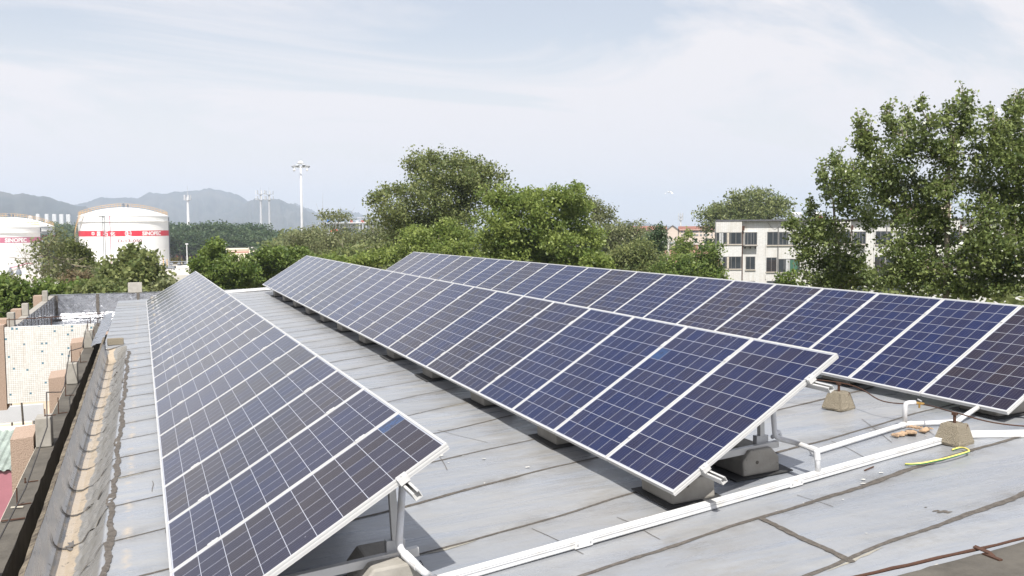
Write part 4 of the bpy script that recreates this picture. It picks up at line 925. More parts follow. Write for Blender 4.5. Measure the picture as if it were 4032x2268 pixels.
# tree belts: a few shared crowns, every tree its own object
def belt_proto(mat, h, r, leaf, n=1500):
    root = thing('broadleaf_tree', 'x', 'tree'); P_, T_ = [], []
    ns = 46
    for c_ in ball(ns, .35):
        c_ = c_*np.array([r, r, h*.36])+np.array([0, 0, h*.60]); m_ = n//ns
        P_.append(c_+ball(m_, .5)*np.array([r*.34, r*.34, h*.10])); T_.append(np.clip(rng.normal(.4+.22*rng.normal(), .2, m_), 0, 1))
    P_ = np.concatenate(P_); leaf_mesh('crown', P_, leaf*rng.uniform(.6, 1.3, len(P_)), np.concatenate(T_), mat, root, .6)
    MB().tube([(0, 0, 0), (.1, 0, h*.35), (0, 0, h*.7)], [.28, .2, .08], 6).build('trunk', M_barkd, root)
    return root
protos = [belt_proto(ML_dark, 16, 5.2, .85), belt_proto(ML_dark, 15, 6.0, .9), belt_proto(ML_mid, 14, 5.0, .75), belt_proto(ML_dark, 17, 3.2, .8)]
pu = [0]*len(protos)
def belt(n, px0, px1, D0, D1, top, which, label, group, gz=GZ):
    for i in range(n):
        w = random.choice(which); o = protos[w] if not pu[w] else dup(protos[w]); pu[w] = 1
        u = (i+.5)/n; px = px0+(px1-px0)*u+random.uniform(-.5, .5)*(px1-px0)/n; D = random.uniform(D0, D1)
        p = at(px, 890, D); tz = at(px, top(u)+random.uniform(-5, 6), D)[2]
        s_ = max(.35, (tz-gz)/(16, 15, 14, 17)[w]); o.location = (p[0], p[1], gz); o.rotation_euler = (0, 0, random.uniform(0, 6.28)); sw = s_*random.uniform(.9, 1.15)*1.12; o.scale = (sw, sw, s_)
        o['label'] = label; o['group'] = group
belt(16, 635, 1045, 325, 350, lambda u: 868+6*math.sin(9*u), (0, 1), 'dark green tree in the long tree belt right of the numbered tank', 'tree belt right of the numbered tank', -10)
belt(12, 640, 1040, 352, 375, lambda u: 872, (0, 1), 'dark green tree in the long tree belt right of the numbered tank', 'tree belt right of the numbered tank', -10)
belt(10, 640, 1060, 305, 318, lambda u: 900, (0, 1), 'dark green tree in the long tree belt right of the numbered tank', 'tree belt right of the numbered tank', -10)
belt(9, 130, 345, 370, 420, lambda u: 885+8*math.sin(7*u), (0, 1), 'dark tree seen between the left tanks and the numbered tank', 'dark trees between the tanks')
belt(7, 60, 300, 450, 520, lambda u: 868+14*abs(u-.5), (0, 1, 3), 'dark tree seen between the left tanks and the numbered tank', 'dark trees between the tanks')
belt(8, 150, 345, 300, 330, lambda u: 915, (0, 1), 'dark tree seen between the left tanks and the numbered tank', 'dark trees between the tanks')
belt(9, 1040, 1280, 200, 235, lambda u: 905+12*math.sin(8*u), (2, 0), 'green tree in the low belt around the foot of the light mast', 'low belt around the light mast')
belt(8, 1030, 1300, 150, 175, lambda u: 945+20*u, (2,), 'green tree in the low belt around the foot of the light mast', 'low belt around the light mast')
belt(12, 1230, 1650, 240, 330, lambda u: 893, (0, 2), 'green tree in the belt behind the scrubby trees', 'belt behind the scrubby trees')
belt(12, 1250, 1650, 130, 170, lambda u: 935, (2,), 'green tree in the belt behind the scrubby trees', 'belt behind the scrubby trees')
belt(14, 2330, 2840, 170, 210, lambda u: 928+10*math.sin(11*u), (0, 3, 3), 'dark green tree in the belt below the red roofed apartments', 'belt below the apartments')
belt(8, 2380, 2660, 118, 135, lambda u: 960, (2, 0), 'mid green tree in front of the belt below the apartments', 'trees in front of the belt')
belt(10, 1500, 2450, 90, 110, lambda u: 985, (2,), 'green tree glimpsed behind the dense middle trees', 'trees behind the dense middle trees')
belt(8, 3000, 4200, 40, 60, lambda u: 1120, (2,), 'green tree low between the poplars and the white building', 'trees at the foot of the white building')
belt(5, 2440, 2570, 200, 240, lambda u: 905, (2, 0), 'green tree hiding the left end of the red roofed apartments', 'trees hiding the apartment end')

# far woods: one mass of trees nobody could count
P_, T_ = [], []
for i in range(5200):
    px = random.uniform(-250, 2850); D = random.uniform(600, 1500); p = at(px, 890, D); h = random.uniform(7, 14)
    m_ = 6; q = ball(m_, .4)*np.array([4, 4, h*.3])+np.array([p[0], p[1], GZ+h*.55]); P_.append(q); T_.append(np.clip(rng.normal(.4, .25, m_), 0, 1))
P_ = np.concatenate(P_); o = leaf_mesh('distant_woods', P_, rng.uniform(3.0, 6.0, len(P_)), np.concatenate(T_), ML_dark, None, .5)
tag(o, 'far-off dark woods along the foot of the hills', 'woods', kind='stuff')

# ------------------------------------------------------------------ ground, hills
t = NT('ground'); P = t.wpos()
M_ground = t.pbr(t.mix(t.ramp(t.noise(P, .02, 8, .6), (.4, 0.), (.62, 1.)), (.045, .06, .022), (.13, .12, .075)), .95, 0, .2)
g = MB(); S_ = 7000
g.add([(-S_, -S_, GZ), (S_, -S_, GZ), (S_, S_, GZ), (-S_, S_, GZ)], [(0, 1, 2, 3)]); tag(g.build('ground', M_ground), kind='structure')
t = NT('hill_scrub'); P = t.wpos()
M_hill = t.pbr(t.mix(t.ramp(t.noise(P, .006, 8, .65), (.4, 0.), (.65, 1.)), (.025, .035, .03), (.085, .08, .065)), .95, 0, .2)
def hills(prof, D, deep=900, seed=1):
    r_ = np.random.default_rng(seed); xs_ = np.linspace(prof[0][0], prof[-1][0], 110); ys_ = np.interp(xs_, [p[0] for p in prof], [p[1] for p in prof])
    nv = 26; V = []; amp = .0
    jg = np.interp(xs_, np.linspace(xs_[0], xs_[-1], 46), r_.normal(size=46))+.5*r_.normal(size=len(xs_)); ys_ = ys_+jg*2.6*np.clip((ys_.max()-ys_)/40, 0, 1)
    nzv = r_.normal(size=(nv+1, len(xs_)))
    for _ in range(3): nzv = (nzv+np.roll(nzv, 1, 0)+np.roll(nzv, -1, 0)+np.roll(nzv, 1, 1)+np.roll(nzv, -1, 1))/5*1.25
    for j in range(nv+1):
        u = j/nv*2-1                                            # -1 front foot, 0 crest, 1 back foot
        for i, (x, y) in enumerate(zip(xs_, ys_)):
            c0 = at(x, y, D); Hh = c0[2]-GZ; f = max(0, 1-abs(u))**1.15; dirn = np.array([c0[0], c0[1]])/D
            z = GZ-2+(Hh+2)*(f*(1+.0))+nzv[j, i]*Hh*.20*(f*(1-f)*4)
            V.append((c0[0]+dirn[0]*u*deep, c0[1]+dirn[1]*u*deep, min(z, GZ+Hh*(f*.85+.15) if f > .02 else z)))
    w = len(xs_); mbh = MB().add(V, [(j*w+i, j*w+i+1, (j+1)*w+i+1, (j+1)*w+i) for j in range(nv) for i in range(w-1)])
    o = mbh.build('hill', M_hill, smooth=True); tag(o, kind='structure')
hills([(-700, 880), (-400, 800), (-150, 745), (0, 753), (40, 757), (130, 768), (175, 776), (200, 779), (240, 790), (300, 808), (345, 822), (460, 850), (600, 880)], 2900, 800, 3)
hills([(250, 860), (292, 808), (340, 793), (390, 779), (450, 776), (510, 782), (560, 774), (590, 759), (640, 766), (700, 755), (755, 753), (808, 742), (850, 748), (900, 758), (940, 768), (965, 786), (985, 800), (1100, 850), (1240, 885)], 4300, 1100, 5)
hills([(700, 880), (860, 850), (940, 815), (985, 793), (1010, 783), (1060, 787), (1100, 784), (1130, 802), (1175, 812), (1210, 828), (1260, 850), (1330, 880)], 3700, 800, 7)
hills([(1050, 870), (1120, 815), (1165, 802), (1200, 812), (1240, 832), (1290, 843), (1335, 823), (1375, 830), (1410, 842), (1470, 862), (1560, 885)], 5000, 900, 9)
hills([(2400, 893), (2438, 875), (2462, 866), (2490, 872), (2520, 876), (2580, 884), (2660, 892)], 4600, 600, 11)

# ------------------------------------------------------------------ tank farm
M_tank = simple('white_tank_paint', (.80, .80, .78), .5, 0, .05, .2)
M_red = simple('red_band_paint', (.60, .022, .045), .45, 0, .06, .3)
M_redf = simple('faded_pink_band', (.50, .16, .24), .55, 0, .08, .3)
M_lett = simple('white_lettering', (.85, .85, .84), .5, 0, .02)
M_num = simple('faded_red_number', (.30, .10, .115), .6, 0, .05)
M_orange = simple('orange_yellow_paint', (.66, .42, .18), .5, 0, .08)
M_pipeg = simple('dark_pipe_paint', (.16, .18, .21), .5, 0, .15, 2)
M_gfoot = simple('green_foot_paint', (.03, .17, .07), .6, 0, .1)
M_slab = simple('pale_concrete_apron', (.60, .57, .52), .85, 0, .10, .15)
M_retain = simple('grey_retaining_wall', (.33, .325, .31), .9, 0, .2, .4)
M_cream = simple('cream_render', (.70, .62, .50), .85, 0, .06, .4)
M_redtrim = simple('red_trim', (.38, .09, .07), .7, 0, .1)
def text_verts(body, bold=0.0):
    cu = bpy.data.curves.new('lettering', 'FONT'); cu.body = body; cu.size = 1; cu.offset = bold; cu.resolution_u = 4
    o = bpy.data.objects.new('lettering', cu); COL.objects.link(o)
    dg = bpy.context.evaluated_depsgraph_get(); me = bpy.data.meshes.new_from_object(o.evaluated_get(dg))
    bpy.data.objects.remove(o); bpy.data.curves.remove(cu)
    v = [tuple(x.co) for x in me.vertices]; f = [tuple(p.vertices) for p in me.polygons]; bpy.data.meshes.remove(me)
    return v, f
def tank(label, pxc, D, R, z0, z1, dome, bz0, bz1, bandmat, words, number=None, foot=None):
    """words: (text, centre angle, arc width, height, z)"""
    c0 = at(pxc, 890, D); c = Vector((c0[0], c0[1], z0)); root = thing('storage_tank', label, 'tank', c, 0, 'white oil storage tanks')
    toc = Vector((-c0[0], -c0[1], 0)).normalized(); a0 = math.atan2(toc.y, toc.x); H = z1-z0
    ang = lambda th: a0+th                                       # th>0 turns to the viewer's right
    def cyl(th, r, z): return (r*math.cos(ang(th)), r*math.sin(ang(th)), z-z0)
    MB().lathe((0, 0, 0), [(R, 0), (R, (bz0-z0)*.5), (R, bz0-z0-.01)], 96).lathe((0, 0, 0), [(R, bz1-z0+.01), (R, H-.25)], 96).lathe((0, 0, 0), [(R+.02, bz0-z0-.02), (R+.02, bz0-z0-.01)], 96, cap=False).build('shell', M_tank, root, smooth=False)
    MB().lathe((0, 0, 0), [(R+.015, bz0-z0), (R+.015, bz1-z0)], 96, cap=False).build('colour_band', bandmat, root)
    for q in np.linspace(.15, .93, 6): pass
    pr = [(R+.10, H-.25), (R+.10, H-.02), (R, H)]
    for i in range(1, 11):
        th = (1-i/10); rr = R*th; pr.append((max(rr, .001), H+dome*(1-th*th)))
    MB().lathe((0, 0, 0), pr, 96, cap=False).build('dome_roof', M_tank, root, smooth=True)
    MB().lathe((0, 0, 0), [(R+.35, H-1.75), (R+.35, H-1.62)], 96).build('wind_girder', M_pipeg if False else M_tank, root)
    # railing: around the rim and across the crown
    mb = MB(); n = 72
    for h in (.55, 1.1):
        mb.tube([cyl(2*math.pi*i/n, R-.1, z1+h) for i in range(n+1)], .03, 4, cap=False)
    for i in range(0, n, 2): mb.tube([cyl(2*math.pi*i/n, R-.1, z1), cyl(2*math.pi*i/n, R-.1, z1+1.1)], .03, 4, cap=False)
    mb.build('rim_railing', M_orange, root)
    mb = MB(); sx_ = Vector((-toc.y, toc.x, 0)); n = 30
    for h in (.55, 1.1):
        mb.tube([tuple(sx_*(R*.96*(2*i/n-1))+Vector((0, 0, H+dome*(1-(.96*(2*i/n-1))**2)+h))) for i in range(n+1)], .05, 4, cap=False)
    for i in range(n+1):
        b = sx_*(R*.96*(2*i/n-1))+Vector((0, 0, H+dome*(1-(.96*(2*i/n-1))**2))); mb.tube([tuple(b), tuple(b+Vector((0, 0, 1.1)))], .045, 4, cap=False)
    mb.build('crown_railing', M_orange, root)
    MB().lathe((toc.x*.5, toc.y*.5, H+dome), [(.3, 0), (.3, .9), (.45, .95), (.1, 1.3)], 10).lathe((-toc.y*1.2, toc.x*1.2, H+dome-.1), [(.25, 0), (.25, .8), (.35, .85), (.1, 1.1)], 10).build('vent', M_pipeg, root)
    # stair winding down the left side
    st = thing('spiral_stair', None, None); del_ = st; st.parent = root
    mb = MB(); mr = MB(); pin, pout = [], []
    for i in range(64):
        u = i/63; th = -1.02-u*1.15; z = z1-.1-u*(H-.5)
        pin.append(cyl(th, R+.05, z)); pout.append(cyl(th, R+1.0, z))
        a_, b_ = Vector(cyl(th, R+.05, z)), Vector(cyl(th, R+1.0, z)); mb.beam(a_, b_, .28, .05)
        if i % 2 == 0: mr.tube([cyl(th, R+1.0, z), cyl(th, R+1.0, z+1.1)], .04, 4, cap=False)
    mb.build('treads', M_tank, st)
    for h in (0, .55, 1.1): mr.tube([(p[0], p[1], p[2]+h) for p in pout], .05, 4, cap=False)
    mr.build('handrail', M_orange, st)
    for th in (-.46, -.42, -.30):                                  # foam pipes down the front
        MB().tube([cyl(th, R+.25, z1+.1), cyl(th, R+.25, z0+.5)], .07, 6).build('riser_pipe', M_pipeg if th < -.4 else M_redf, root)
    MB().tube([cyl(-.55, R+.2, z1-.05), cyl(-.42, R+.25, z1-.05)], .16, 6).build('foam_chamber', M_tank, root)
    MB().tube([cyl(1.53, R+.12, z1-.4), cyl(1.53, R+.12, z0+1)], .16, 6).build('drain_pipe', M_pipeg, root)
    if foot: MB().lathe((0, 0, 0), [(R+.5, -1.6), (R+.5, -.02)], 96).build('foundation_ring', foot, root)
    else: MB().lathe((0, 0, 0), [(R+.5, -.35), (R+.5, .15)], 96).build('foundation_ring', M_slab, root)
    for (body, thc, arc, hgt, zc_, mat, bold) in words:
        v, f = text_verts(body, bold); xs_ = [p[0] for p in v]; ys_ = [p[1] for p in v]
        if not xs_: continue
        x0, x1, y0, y1 = min(xs_), max(xs_), min(ys_), max(ys_)
        vv = [cyl(thc+((p[0]-x0)/(x1-x0)-.5)*arc/R, R+.035, zc_+((p[1]-y0)/(y1-y0)-.5)*hgt) for p in v]
        o = MB().add(vv, f).build('lettering', mat, root)
    return root, cyl
DT = 300.0
zr1 = at(488, 848, DT-12)[2]
rt, cyl = tank('white tank with bright red band and number, standing alone right of the other two tanks', 488.5, DT, 12.45, -10, zr1, 2.5, at(488, 930.4, DT-12)[2], at(488, 908.5, DT-12)[2], M_red,
  [('中', math.asin((388-488.5)/151.5), 1.05, 1.25, at(488, 919.7, DT-12)[2], M_lett, .02), ('国', math.asin((406-488.5)/151.5), 1.05, 1.25, at(488, 919.7, DT-12)[2], M_lett, .02),
   ('石', math.asin((429-488.5)/151.5), 1.3, 1.25, at(488, 919.7, DT-12)[2], M_lett, .02), ('化', math.asin((451-488.5)/151.5), 1.3, 1.25, at(488, 919.7, DT-12)[2], M_lett, .02),
   ('SINOPEC', .66, 6.6, 1.2, at(488, 919.7, DT-12)[2], M_lett, .035), ('D-13-050', .12, 6.6, .85, at(488, 948.3, DT-12)[2], M_num, .02)])
# emblem: ring, bars and a plinth
zc = at(488, 919.5, DT-12)[2]-(-10); th0 = math.asin((501-488.5)/151.5); mb = MB(); Rr = 12.49
def em(x, y): return cyl(th0+x/12.45, Rr, zc-10+y)
n = 28; vs_ = [em(r*math.cos(2*math.pi*i/n), r*math.sin(2*math.pi*i/n)+.05) for r in (.88, .72) for i in range(n)]
mb.add(vs_, [(i, (i+1) % n, n+(i+1) % n, n+i) for i in range(n) if not (math.pi*1.25 < 2*math.pi*i/n < math.pi*1.75)])
for (x0, y0, x1, y1) in ((-.42, -.75, -.02, .72), (.02, .02, .68, .16), (-.8, -.86, .86, -.62), (.02, -.6, .3, -.4)):
    mb.add([em(x0, y0), em(x1, y0), em(x1, y1), em(x0, y1)], [(0, 1, 2, 3)])
mb.build('emblem', M_lett, rt)
D2 = 297.0; z1b = at(60, 892, D2-12)[2]
tank('white tank with a faded pink band and white letters cut off by the left edge', -40, D2, 12.5, at(40, 1086, D2-12)[2], z1b, 1.7, at(60, 956.6, D2-12)[2], at(60, 934.5, D2-12)[2], M_redf,
  [('SINOPEC', .52, 6.2, 1.15, at(60, 946, D2-12)[2], M_lett, .035)], foot=M_gfoot)
D3 = 335.0
tank('white domed tank with a bright red band half hidden behind the faded one', 36, D3, 12.9, -10, at(100, 890, D3-12)[2], 2.9, at(140, 945.7, D3-12)[2], at(140, 927.6, D3-12)[2], M_red, [])
# platform, retaining wall, small works
def wall_at(name, label, cat, px0, px1, D, z0, z1, thick, mat, pname='body', group=None):
    a = at(px0, 890, D); b = at(px1, 890, D); a = Vector((a[0], a[1], 0)); b = Vector((b[0], b[1], 0)); d = (b-a); L = d.length; rz = math.atan2(d.y, d.x)
    o = thing(name, label, cat, (a.x, a.y, z0), rz, group); MB().box((0, 0, 0), (L, thick, z1-z0)).build(pname, mat, o); return o, L
pl0 = at(-900, 890, 266); pl1 = at(1500, 890, 266); fwv = Vector((math.sin(YAW-.4), math.cos(YAW-.4), 0))
a = Vector((pl0[0], pl0[1], 0)); b = Vector((pl1[0], pl1[1], 0)); rz = math.atan2((b-a).y, (b-a).x)
mb = MB().box((0, 0, GZ-.5), ((b-a).length, 260, -10)); o = mb.build('paved_yard', M_slab); o.location = (a.x, a.y, 0); o.rotation_euler = (0, 0, rz); tag(o, kind='structure')
o, L = wall_at('retaining_wall', 'grey retaining wall with a white coping in front of the numbered tank', 'wall', 560, 1000, 262, GZ, -10.05, .6, M_retain)
MB().box((-.2, -.3, 2.46), (L+.2, .9, 3.6)).build('coping', M_slab, o)
for x in np.arange(3, L, 6.3): MB().box((x, -.06, 0), (x+.25, .02, 2.45)).build('pilaster', M_pipeg, o)
o, L = wall_at('boundary_wall', 'grey wall with red characters behind the yellow shrub', 'wall', 640, 790, 345, -10, at(700, 990, 345)[2], .4, M_retain)
for ch, px in (('康', 656), ('安', 690)):
    v, f = text_verts(ch, .02); x = (px-640)/150*L
    MB().add([(x+p[0]*1.5-.2, -.03, (at(700, 1005, 345)[2]+10)-.55+p[1]*1.5) for p in v], f).build('lettering', M_red, o)
for px0, px1, lb in ((693, 714, 'left cream planter with red rim by the yellow shrub'), (727, 749, 'right cream planter with red rim by the lamp post')):
    o, L = wall_at('planter', lb, 'planter', px0, px1, 322, -10, at(700, 1011, 322)[2], 1.0, M_cream, 'box', 'cream planters')
    MB().box((-.1, -.1, at(700, 1011, 322)[2]+10), (L+.1, 1.1, at(700, 1011, 322)[2]+10.25)).build('rim', M_redtrim, o)
tree('flower_bush', 'bright yellow flowering shrub in front of the grey wall', 'shrub', 312, [(684, 1026, 9, 6), (698, 1023, 13, 7), (709, 1027, 7, 4)], ML_flower, .5, 1.2, 695, M_barkd, None, .1, .5, .9, gz=-10)
tree('plum_tree', 'dark purple leaved tree beside the lamp post in the yard', 'tree', 330, [(738, 1000, 22, 14), (725, 1008, 16, 10), (752, 1008, 14, 10), (740, 990, 14, 8)], ML_purple, .7, 1.0, 738, M_barkd, None, .2, .4, .9, gz=-10)
def lamp_post(label, px, top, D, gz, arm):
    p = at(px, 890, D); zt = at(px, top, D)[2]; o = thing('street_lamp', label, 'street lamp', (p[0], p[1], gz))
    h = zt-gz
    MB().tube([(0, 0, 0), (0, 0, .6), (0, 0, h)], [.22, .16, .11], 8).build('pole', M_white, o)
    MB().box((-.9 if arm else -.4, -.25, h-.05), (.4, .25, h+.25)).build('lamp_head', M_white, o)
lamp_post('white lamp post standing in the pale yard right of the numbered tank', 733, 962, 285, -10, False)
lamp_post('short white lamp post in front of the tree belt', 887, 958, 300, -10, True)
o, L = wall_at('low_building', 'cream flat roofed building with red trim glimpsed between the bushes', 'building', 890, 978, 285, -10, at(930, 983, 285)[2], 9, M_cream, 'wall')
zh = at(930, 983, 285)[2]+10
MB().box((-.05, -.08, zh-.85), (L+.05, 0, zh-.6)).build('red_stripe', M_redtrim, o); MB().box((-.2, -.25, zh), (L+.2, 9.2, zh+.3)).build('roof', M_cream, o)
o, L = wall_at('low_building', 'taller cream building with a door, right of the red trimmed one', 'building', 978, 1050, 283, -10, at(1010, 979, 283)[2], 9, M_cream, 'wall')
zh = at(1010, 979, 283)[2]+10
MB().box((-.2, -.25, zh), (L+.2, 9.2, zh+.3)).build('roof', M_slab, o); MB().box((.4, -.06, 0), (1.5, 0, 4.5)).build('door', M_pipeg, o); MB().box((1.8, -.05, zh-1.1), (L-1, 0, zh-.9)).build('stripe', M_redtrim, o)
# valve manifold beside the tank
p = at(648, 890, 286); o = thing('valve_manifold', 'dark pipe manifold with valves at the foot of the numbered tank', 'pipework', (p[0], p[1], -10), -YAW+.3)
MB().tube([(-1, 0, .9), (2.2, 0, .9), (2.2, 0, 0)], .35, 8).tube([(-1, .3, 2.6), (7, .3, 2.6)], .12, 6).build('header_pipe', M_pipeg, o)
for x in (0, 1.6, 3.6, 5.4): MB().tube([(x, 0, 0), (x, 0, 2.6)], .12, 6).tube([(x-.4, 0, 2.0), (x+.4, 0, 2.0)], .3, 8).build('valve', M_pipeg, o)
MB().tube([(-.6, -.6, 1.2), (-.6, -.6, 3.8)], .12, 6).tube([(.4, -.6, 1.2), (.4, -.6, 3.4)], .12, 6).build('hydrant', M_orange, o)
MB().tube([(3, -2, 1.0), (11, -2, 1.2)], .45, 8).build('silver_pipe', M_tank, o); MB().box((9.4, -2.6, 0), (11.2, -1.4, .9)).build('pipe_saddle', M_redtrim, o)
p = at(50, 890, 283); o = thing('pump_skid', 'small grey pump group at the right foot of the faded tank', 'pump', (p[0], p[1], at(50, 1120, 283)[2]))
for x in (-1.0, 1.0): MB().lathe((x, 0, 0), [(.7, 0), (.7, 3.4), (.3, 4.2), (.3, 4.6)], 12).build('vessel', M_pipeg, o)
MB().tube([(-1, 0, 4.6), (1, 0, 4.9), (3, 0, 5.6), (4.5, 0, 5.6)], .15, 6).build('red_pipe', M_redf, o)

# ------------------------------------------------------------------ masts and far buildings
M_mast = simple('pale_grey_mast', (.66, .67, .69), .45, .1, .06, 1)
M_ant = simple('grey_antenna', (.42, .44, .47), .6, 0, .1, 1)
p = at(1189, 890, 185); o = thing('light_mast', 'tall white light mast with a ring of floodlights and a round cap', 'light mast', (p[0], p[1], GZ))
ht = at(1184, 634, 185)[2]-GZ; k = 185/F_
MB().tube([(0, 0, 0), (0, 0, ht*.35), (0, 0, ht*.62), (0, 0, ht-1)], [.34, .30, .25, .18], 12).build('pole', M_mast, o, smooth=True)
MB().lathe((0, 0, ht-.45), [(.62, -.1), (.58, .08), (.44, .33), (.22, .46), (.01, .5)], 16).build('cap', M_white, o, smooth=True)
mb = MB(); mb.lathe((0, 0, ht-1.2), [(1.35, 0), (1.35, .12), (1.22, .12), (1.22, 0), (1.35, 0)], 20, cap=False)
for i in range(4): a_ = i*math.pi/2+.4; mb.tube([(0, 0, ht-1.15), (1.3*math.cos(a_), 1.3*math.sin(a_), ht-1.15)], .06, 5)
mb.build('lamp_ring', M_mast, o)
for i in range(8):
    a_ = i*math.pi/4+.2; c_ = Vector((1.5*math.cos(a_), 1.5*math.sin(a_), ht-.95+random.uniform(-.1, .15))); Mx = Matrix.Translation(c_) @ Matrix.Rotation(a_, 4, 'Z') @ Matrix.Rotation(.5, 4, 'Y')
    MB().box((-.3, -.28, -.12), (.3, .28, .12), mat=Mx).build('floodlight', M_ant, o)
for a_ in (2.6, 3.6, 5.6): MB().lathe((1.4*math.cos(a_), 1.4*math.sin(a_), ht-2.0), [(.02, 0), (.15, .05), (.18, .25), (.08, .45), (.05, .8)], 8).build('camera_dome', M_white, o)
def telecom(label, px, top, D, tiers, rb, base_y=None, spike=1.0, big=True):
    pm = M_ant if big else M_mast
    p = at(px, 890, D); o = thing('telecom_mast', label, 'telecom mast', (p[0], p[1], GZ), 0, None); h = at(px, top, D)[2]-GZ; k = D/F_
    hs = h-spike
    MB().tube([(0, 0, 0), (0, 0, hs*.5), (0, 0, hs)], [rb, rb*.75, rb*.5], 10).build('pole', pm, o)
    MB().tube([(0, 0, hs), (0, 0, h)], [.12, .05], 5).build('spike', M_ant, o)
    for ty in tiers:
        z = at(px, ty, D)[2]-GZ
        mb = MB().lathe((0, 0, z), [(1.0, 0), (1.0, .25)], 12); mb.build('platform', M_ant, o)
        for i in range(7):
            a_ = i*2*math.pi/7+.3; r_ = 2.5 if big else 1.4
            MB().box((-.13, -.17, 0), (.13, .17, 2.2), mat=Matrix.Translation((r_*math.cos(a_), r_*math.sin(a_), z+.2)) @ Matrix.Rotation(a_, 4, 'Z')).tube([(.8*math.cos(a_), .8*math.sin(a_), z+.2), (r_*math.cos(a_), r_*math.sin(a_), z+.9)], .08, 4).build('antenna', M_mast if i % 2 else M_ant, o)
telecom('white single telecom mast right of the numbered tank', 742, 733, 420, (790,), .85, spike=4.5, big=False)
telecom('left mast of the telecom pair with two antenna tiers', 1029, 735, 520, (767, 789), .95, spike=4.0)
telecom('right mast of the telecom pair with two antenna tiers', 1062, 738, 540, (768, 789), .95, spike=4.0)
telecom('small telecom mast behind the red roofed apartments', 2680, 836, 560, (855, 868), .8, spike=2.0, big=False)
M_far = simple('white_far_facade', (.74, .74, .73), .8, 0, .05, .05)
M_win = simple('dark_window_glass', (.05, .06, .075), .15, 0, .2, .3, 0, .6)
for i, (px, w) in enumerate(((151, 11), (186, 11), (216, 12), (244, 12), (271, 12))):
    D = 1900; p = at(px, 890, D); z1_ = at(px, 842+i*.5, D)[2]; hw = w/2*D/F_
    o = thing('tower_block', ('%s white tower block from the left below the hills' % ORD[i]), 'tower block', (p[0], p[1], GZ), -.3, 'white tower blocks below the hills')
    MB().box((-hw, -hw*.7, 0), (hw, hw*.7, z1_-GZ)).build('wall', M_far, o)
    for x in (-.45, .35): MB().box((hw*x, -hw*.7-.15, 3), (hw*(x+.22), -hw*.7-.01, z1_-GZ-2)).build('window_strip', M_ant, o)
p = at(121, 890, 1700); o = thing('tower_block', 'small low white block left of the row of tower blocks', 'tower block', (p[0], p[1], GZ)); hh = at(121, 851, 1700)[2]-GZ
MB().box((-3, -3, 0), (3, 3, hh)).box((-2, -2, hh), (1, 1, hh+1)).build('wall', M_far, o)
for x in (-2.2, .4): MB().box((x, -3.1, 2), (x+1.4, -3.01, hh-1)).build('window_strip', M_ant, o)
# long flat roofed hall with columns
D = 620; a = at(1255, 890, D); b = at(1540, 890, D); a = Vector((a[0], a[1], GZ)); d_ = Vector((b[0], b[1], GZ))-a; L = d_.length
o = thing('columned_hall', 'far white flat roofed hall on grey columns with red and blue roof boxes', 'building', a, math.atan2(d_.y, d_.x))
zr_ = at(1400, 876, D)[2]-GZ; zb = at(1400, 879, D)[2]-GZ
MB().box((0, 0, zb), (L, 25, zr_)).build('roof', M_far, o)
MB().box((1, 6, 0), (L-1, 24, zb-.1)).build('wall', M_far, o)
for x in np.arange(L*.55, L-1, 2.2): MB().box((x, .3, 0), (x+.9, 1.2, zb-.02)).build('column', M_ant, o)
M_blue = simple('blue_sheet', (.04, .15, .50), .5)
for px0, px1, top, mt, nm in ((1285, 1297, 861, M_blue, 'blue_box'), (1378, 1388, 865, M_redtrim, 'red_box'), (1400, 1412, 866, M_ant, 'grey_box'), (1422, 1433, 866, M_redtrim, 'red_box')):
    MB().box(((px0-1255)/285*L, 4, zr_), ((px1-1255)/285*L, 10, at(1400, top, D)[2]-GZ)).build(nm, mt, o)
MB().tube([((1418-1255)/285*L, 6, zr_), ((1418-1255)/285*L, 6, at(1418, 852, D)[2]-GZ)], [.5, .2], 6).tube([((1403-1255)/285*L, 6, at(1403, 858, D)[2]-GZ), ((1435-1255)/285*L, 6, at(1403, 857, D)[2]-GZ)], .25, 4).build('crane', M_ant, o)
# small church-like house
p = at(1299, 890, 260); o = thing('spired_house', 'small white house with a grey spire and a red roof among the trees', 'house', (p[0], p[1], GZ), -.3)
z_ = lambda y: at(1299, y, 260)[2]-GZ
MB().box((-1.2, -1.5, 0), (2.2, 1.5, z_(913))).build('wall', M_far, o); MB().box((-.5, -2.2, 0), (.1, -1.51, z_(911))).build('tower', M_far, o)
MB().lathe((-.2, -1.85, z_(911)), [(.42, 0), (.02, 1.0)], 6).build('spire', M_ant, o)
mb = MB(); zz_ = z_(913); mb.add([(.1, -1.6, zz_), (2.3, -1.6, zz_), (2.3, 1.6, zz_), (.1, 1.6, zz_), (.5, 0, zz_+.75), (1.9, 0, zz_+.75)], [(0, 1, 5, 4), (1, 2, 5), (2, 3, 4, 5), (3, 0, 4)]); mb.build('roof', simple('red_roof', (.45, .10, .06), .8), o)
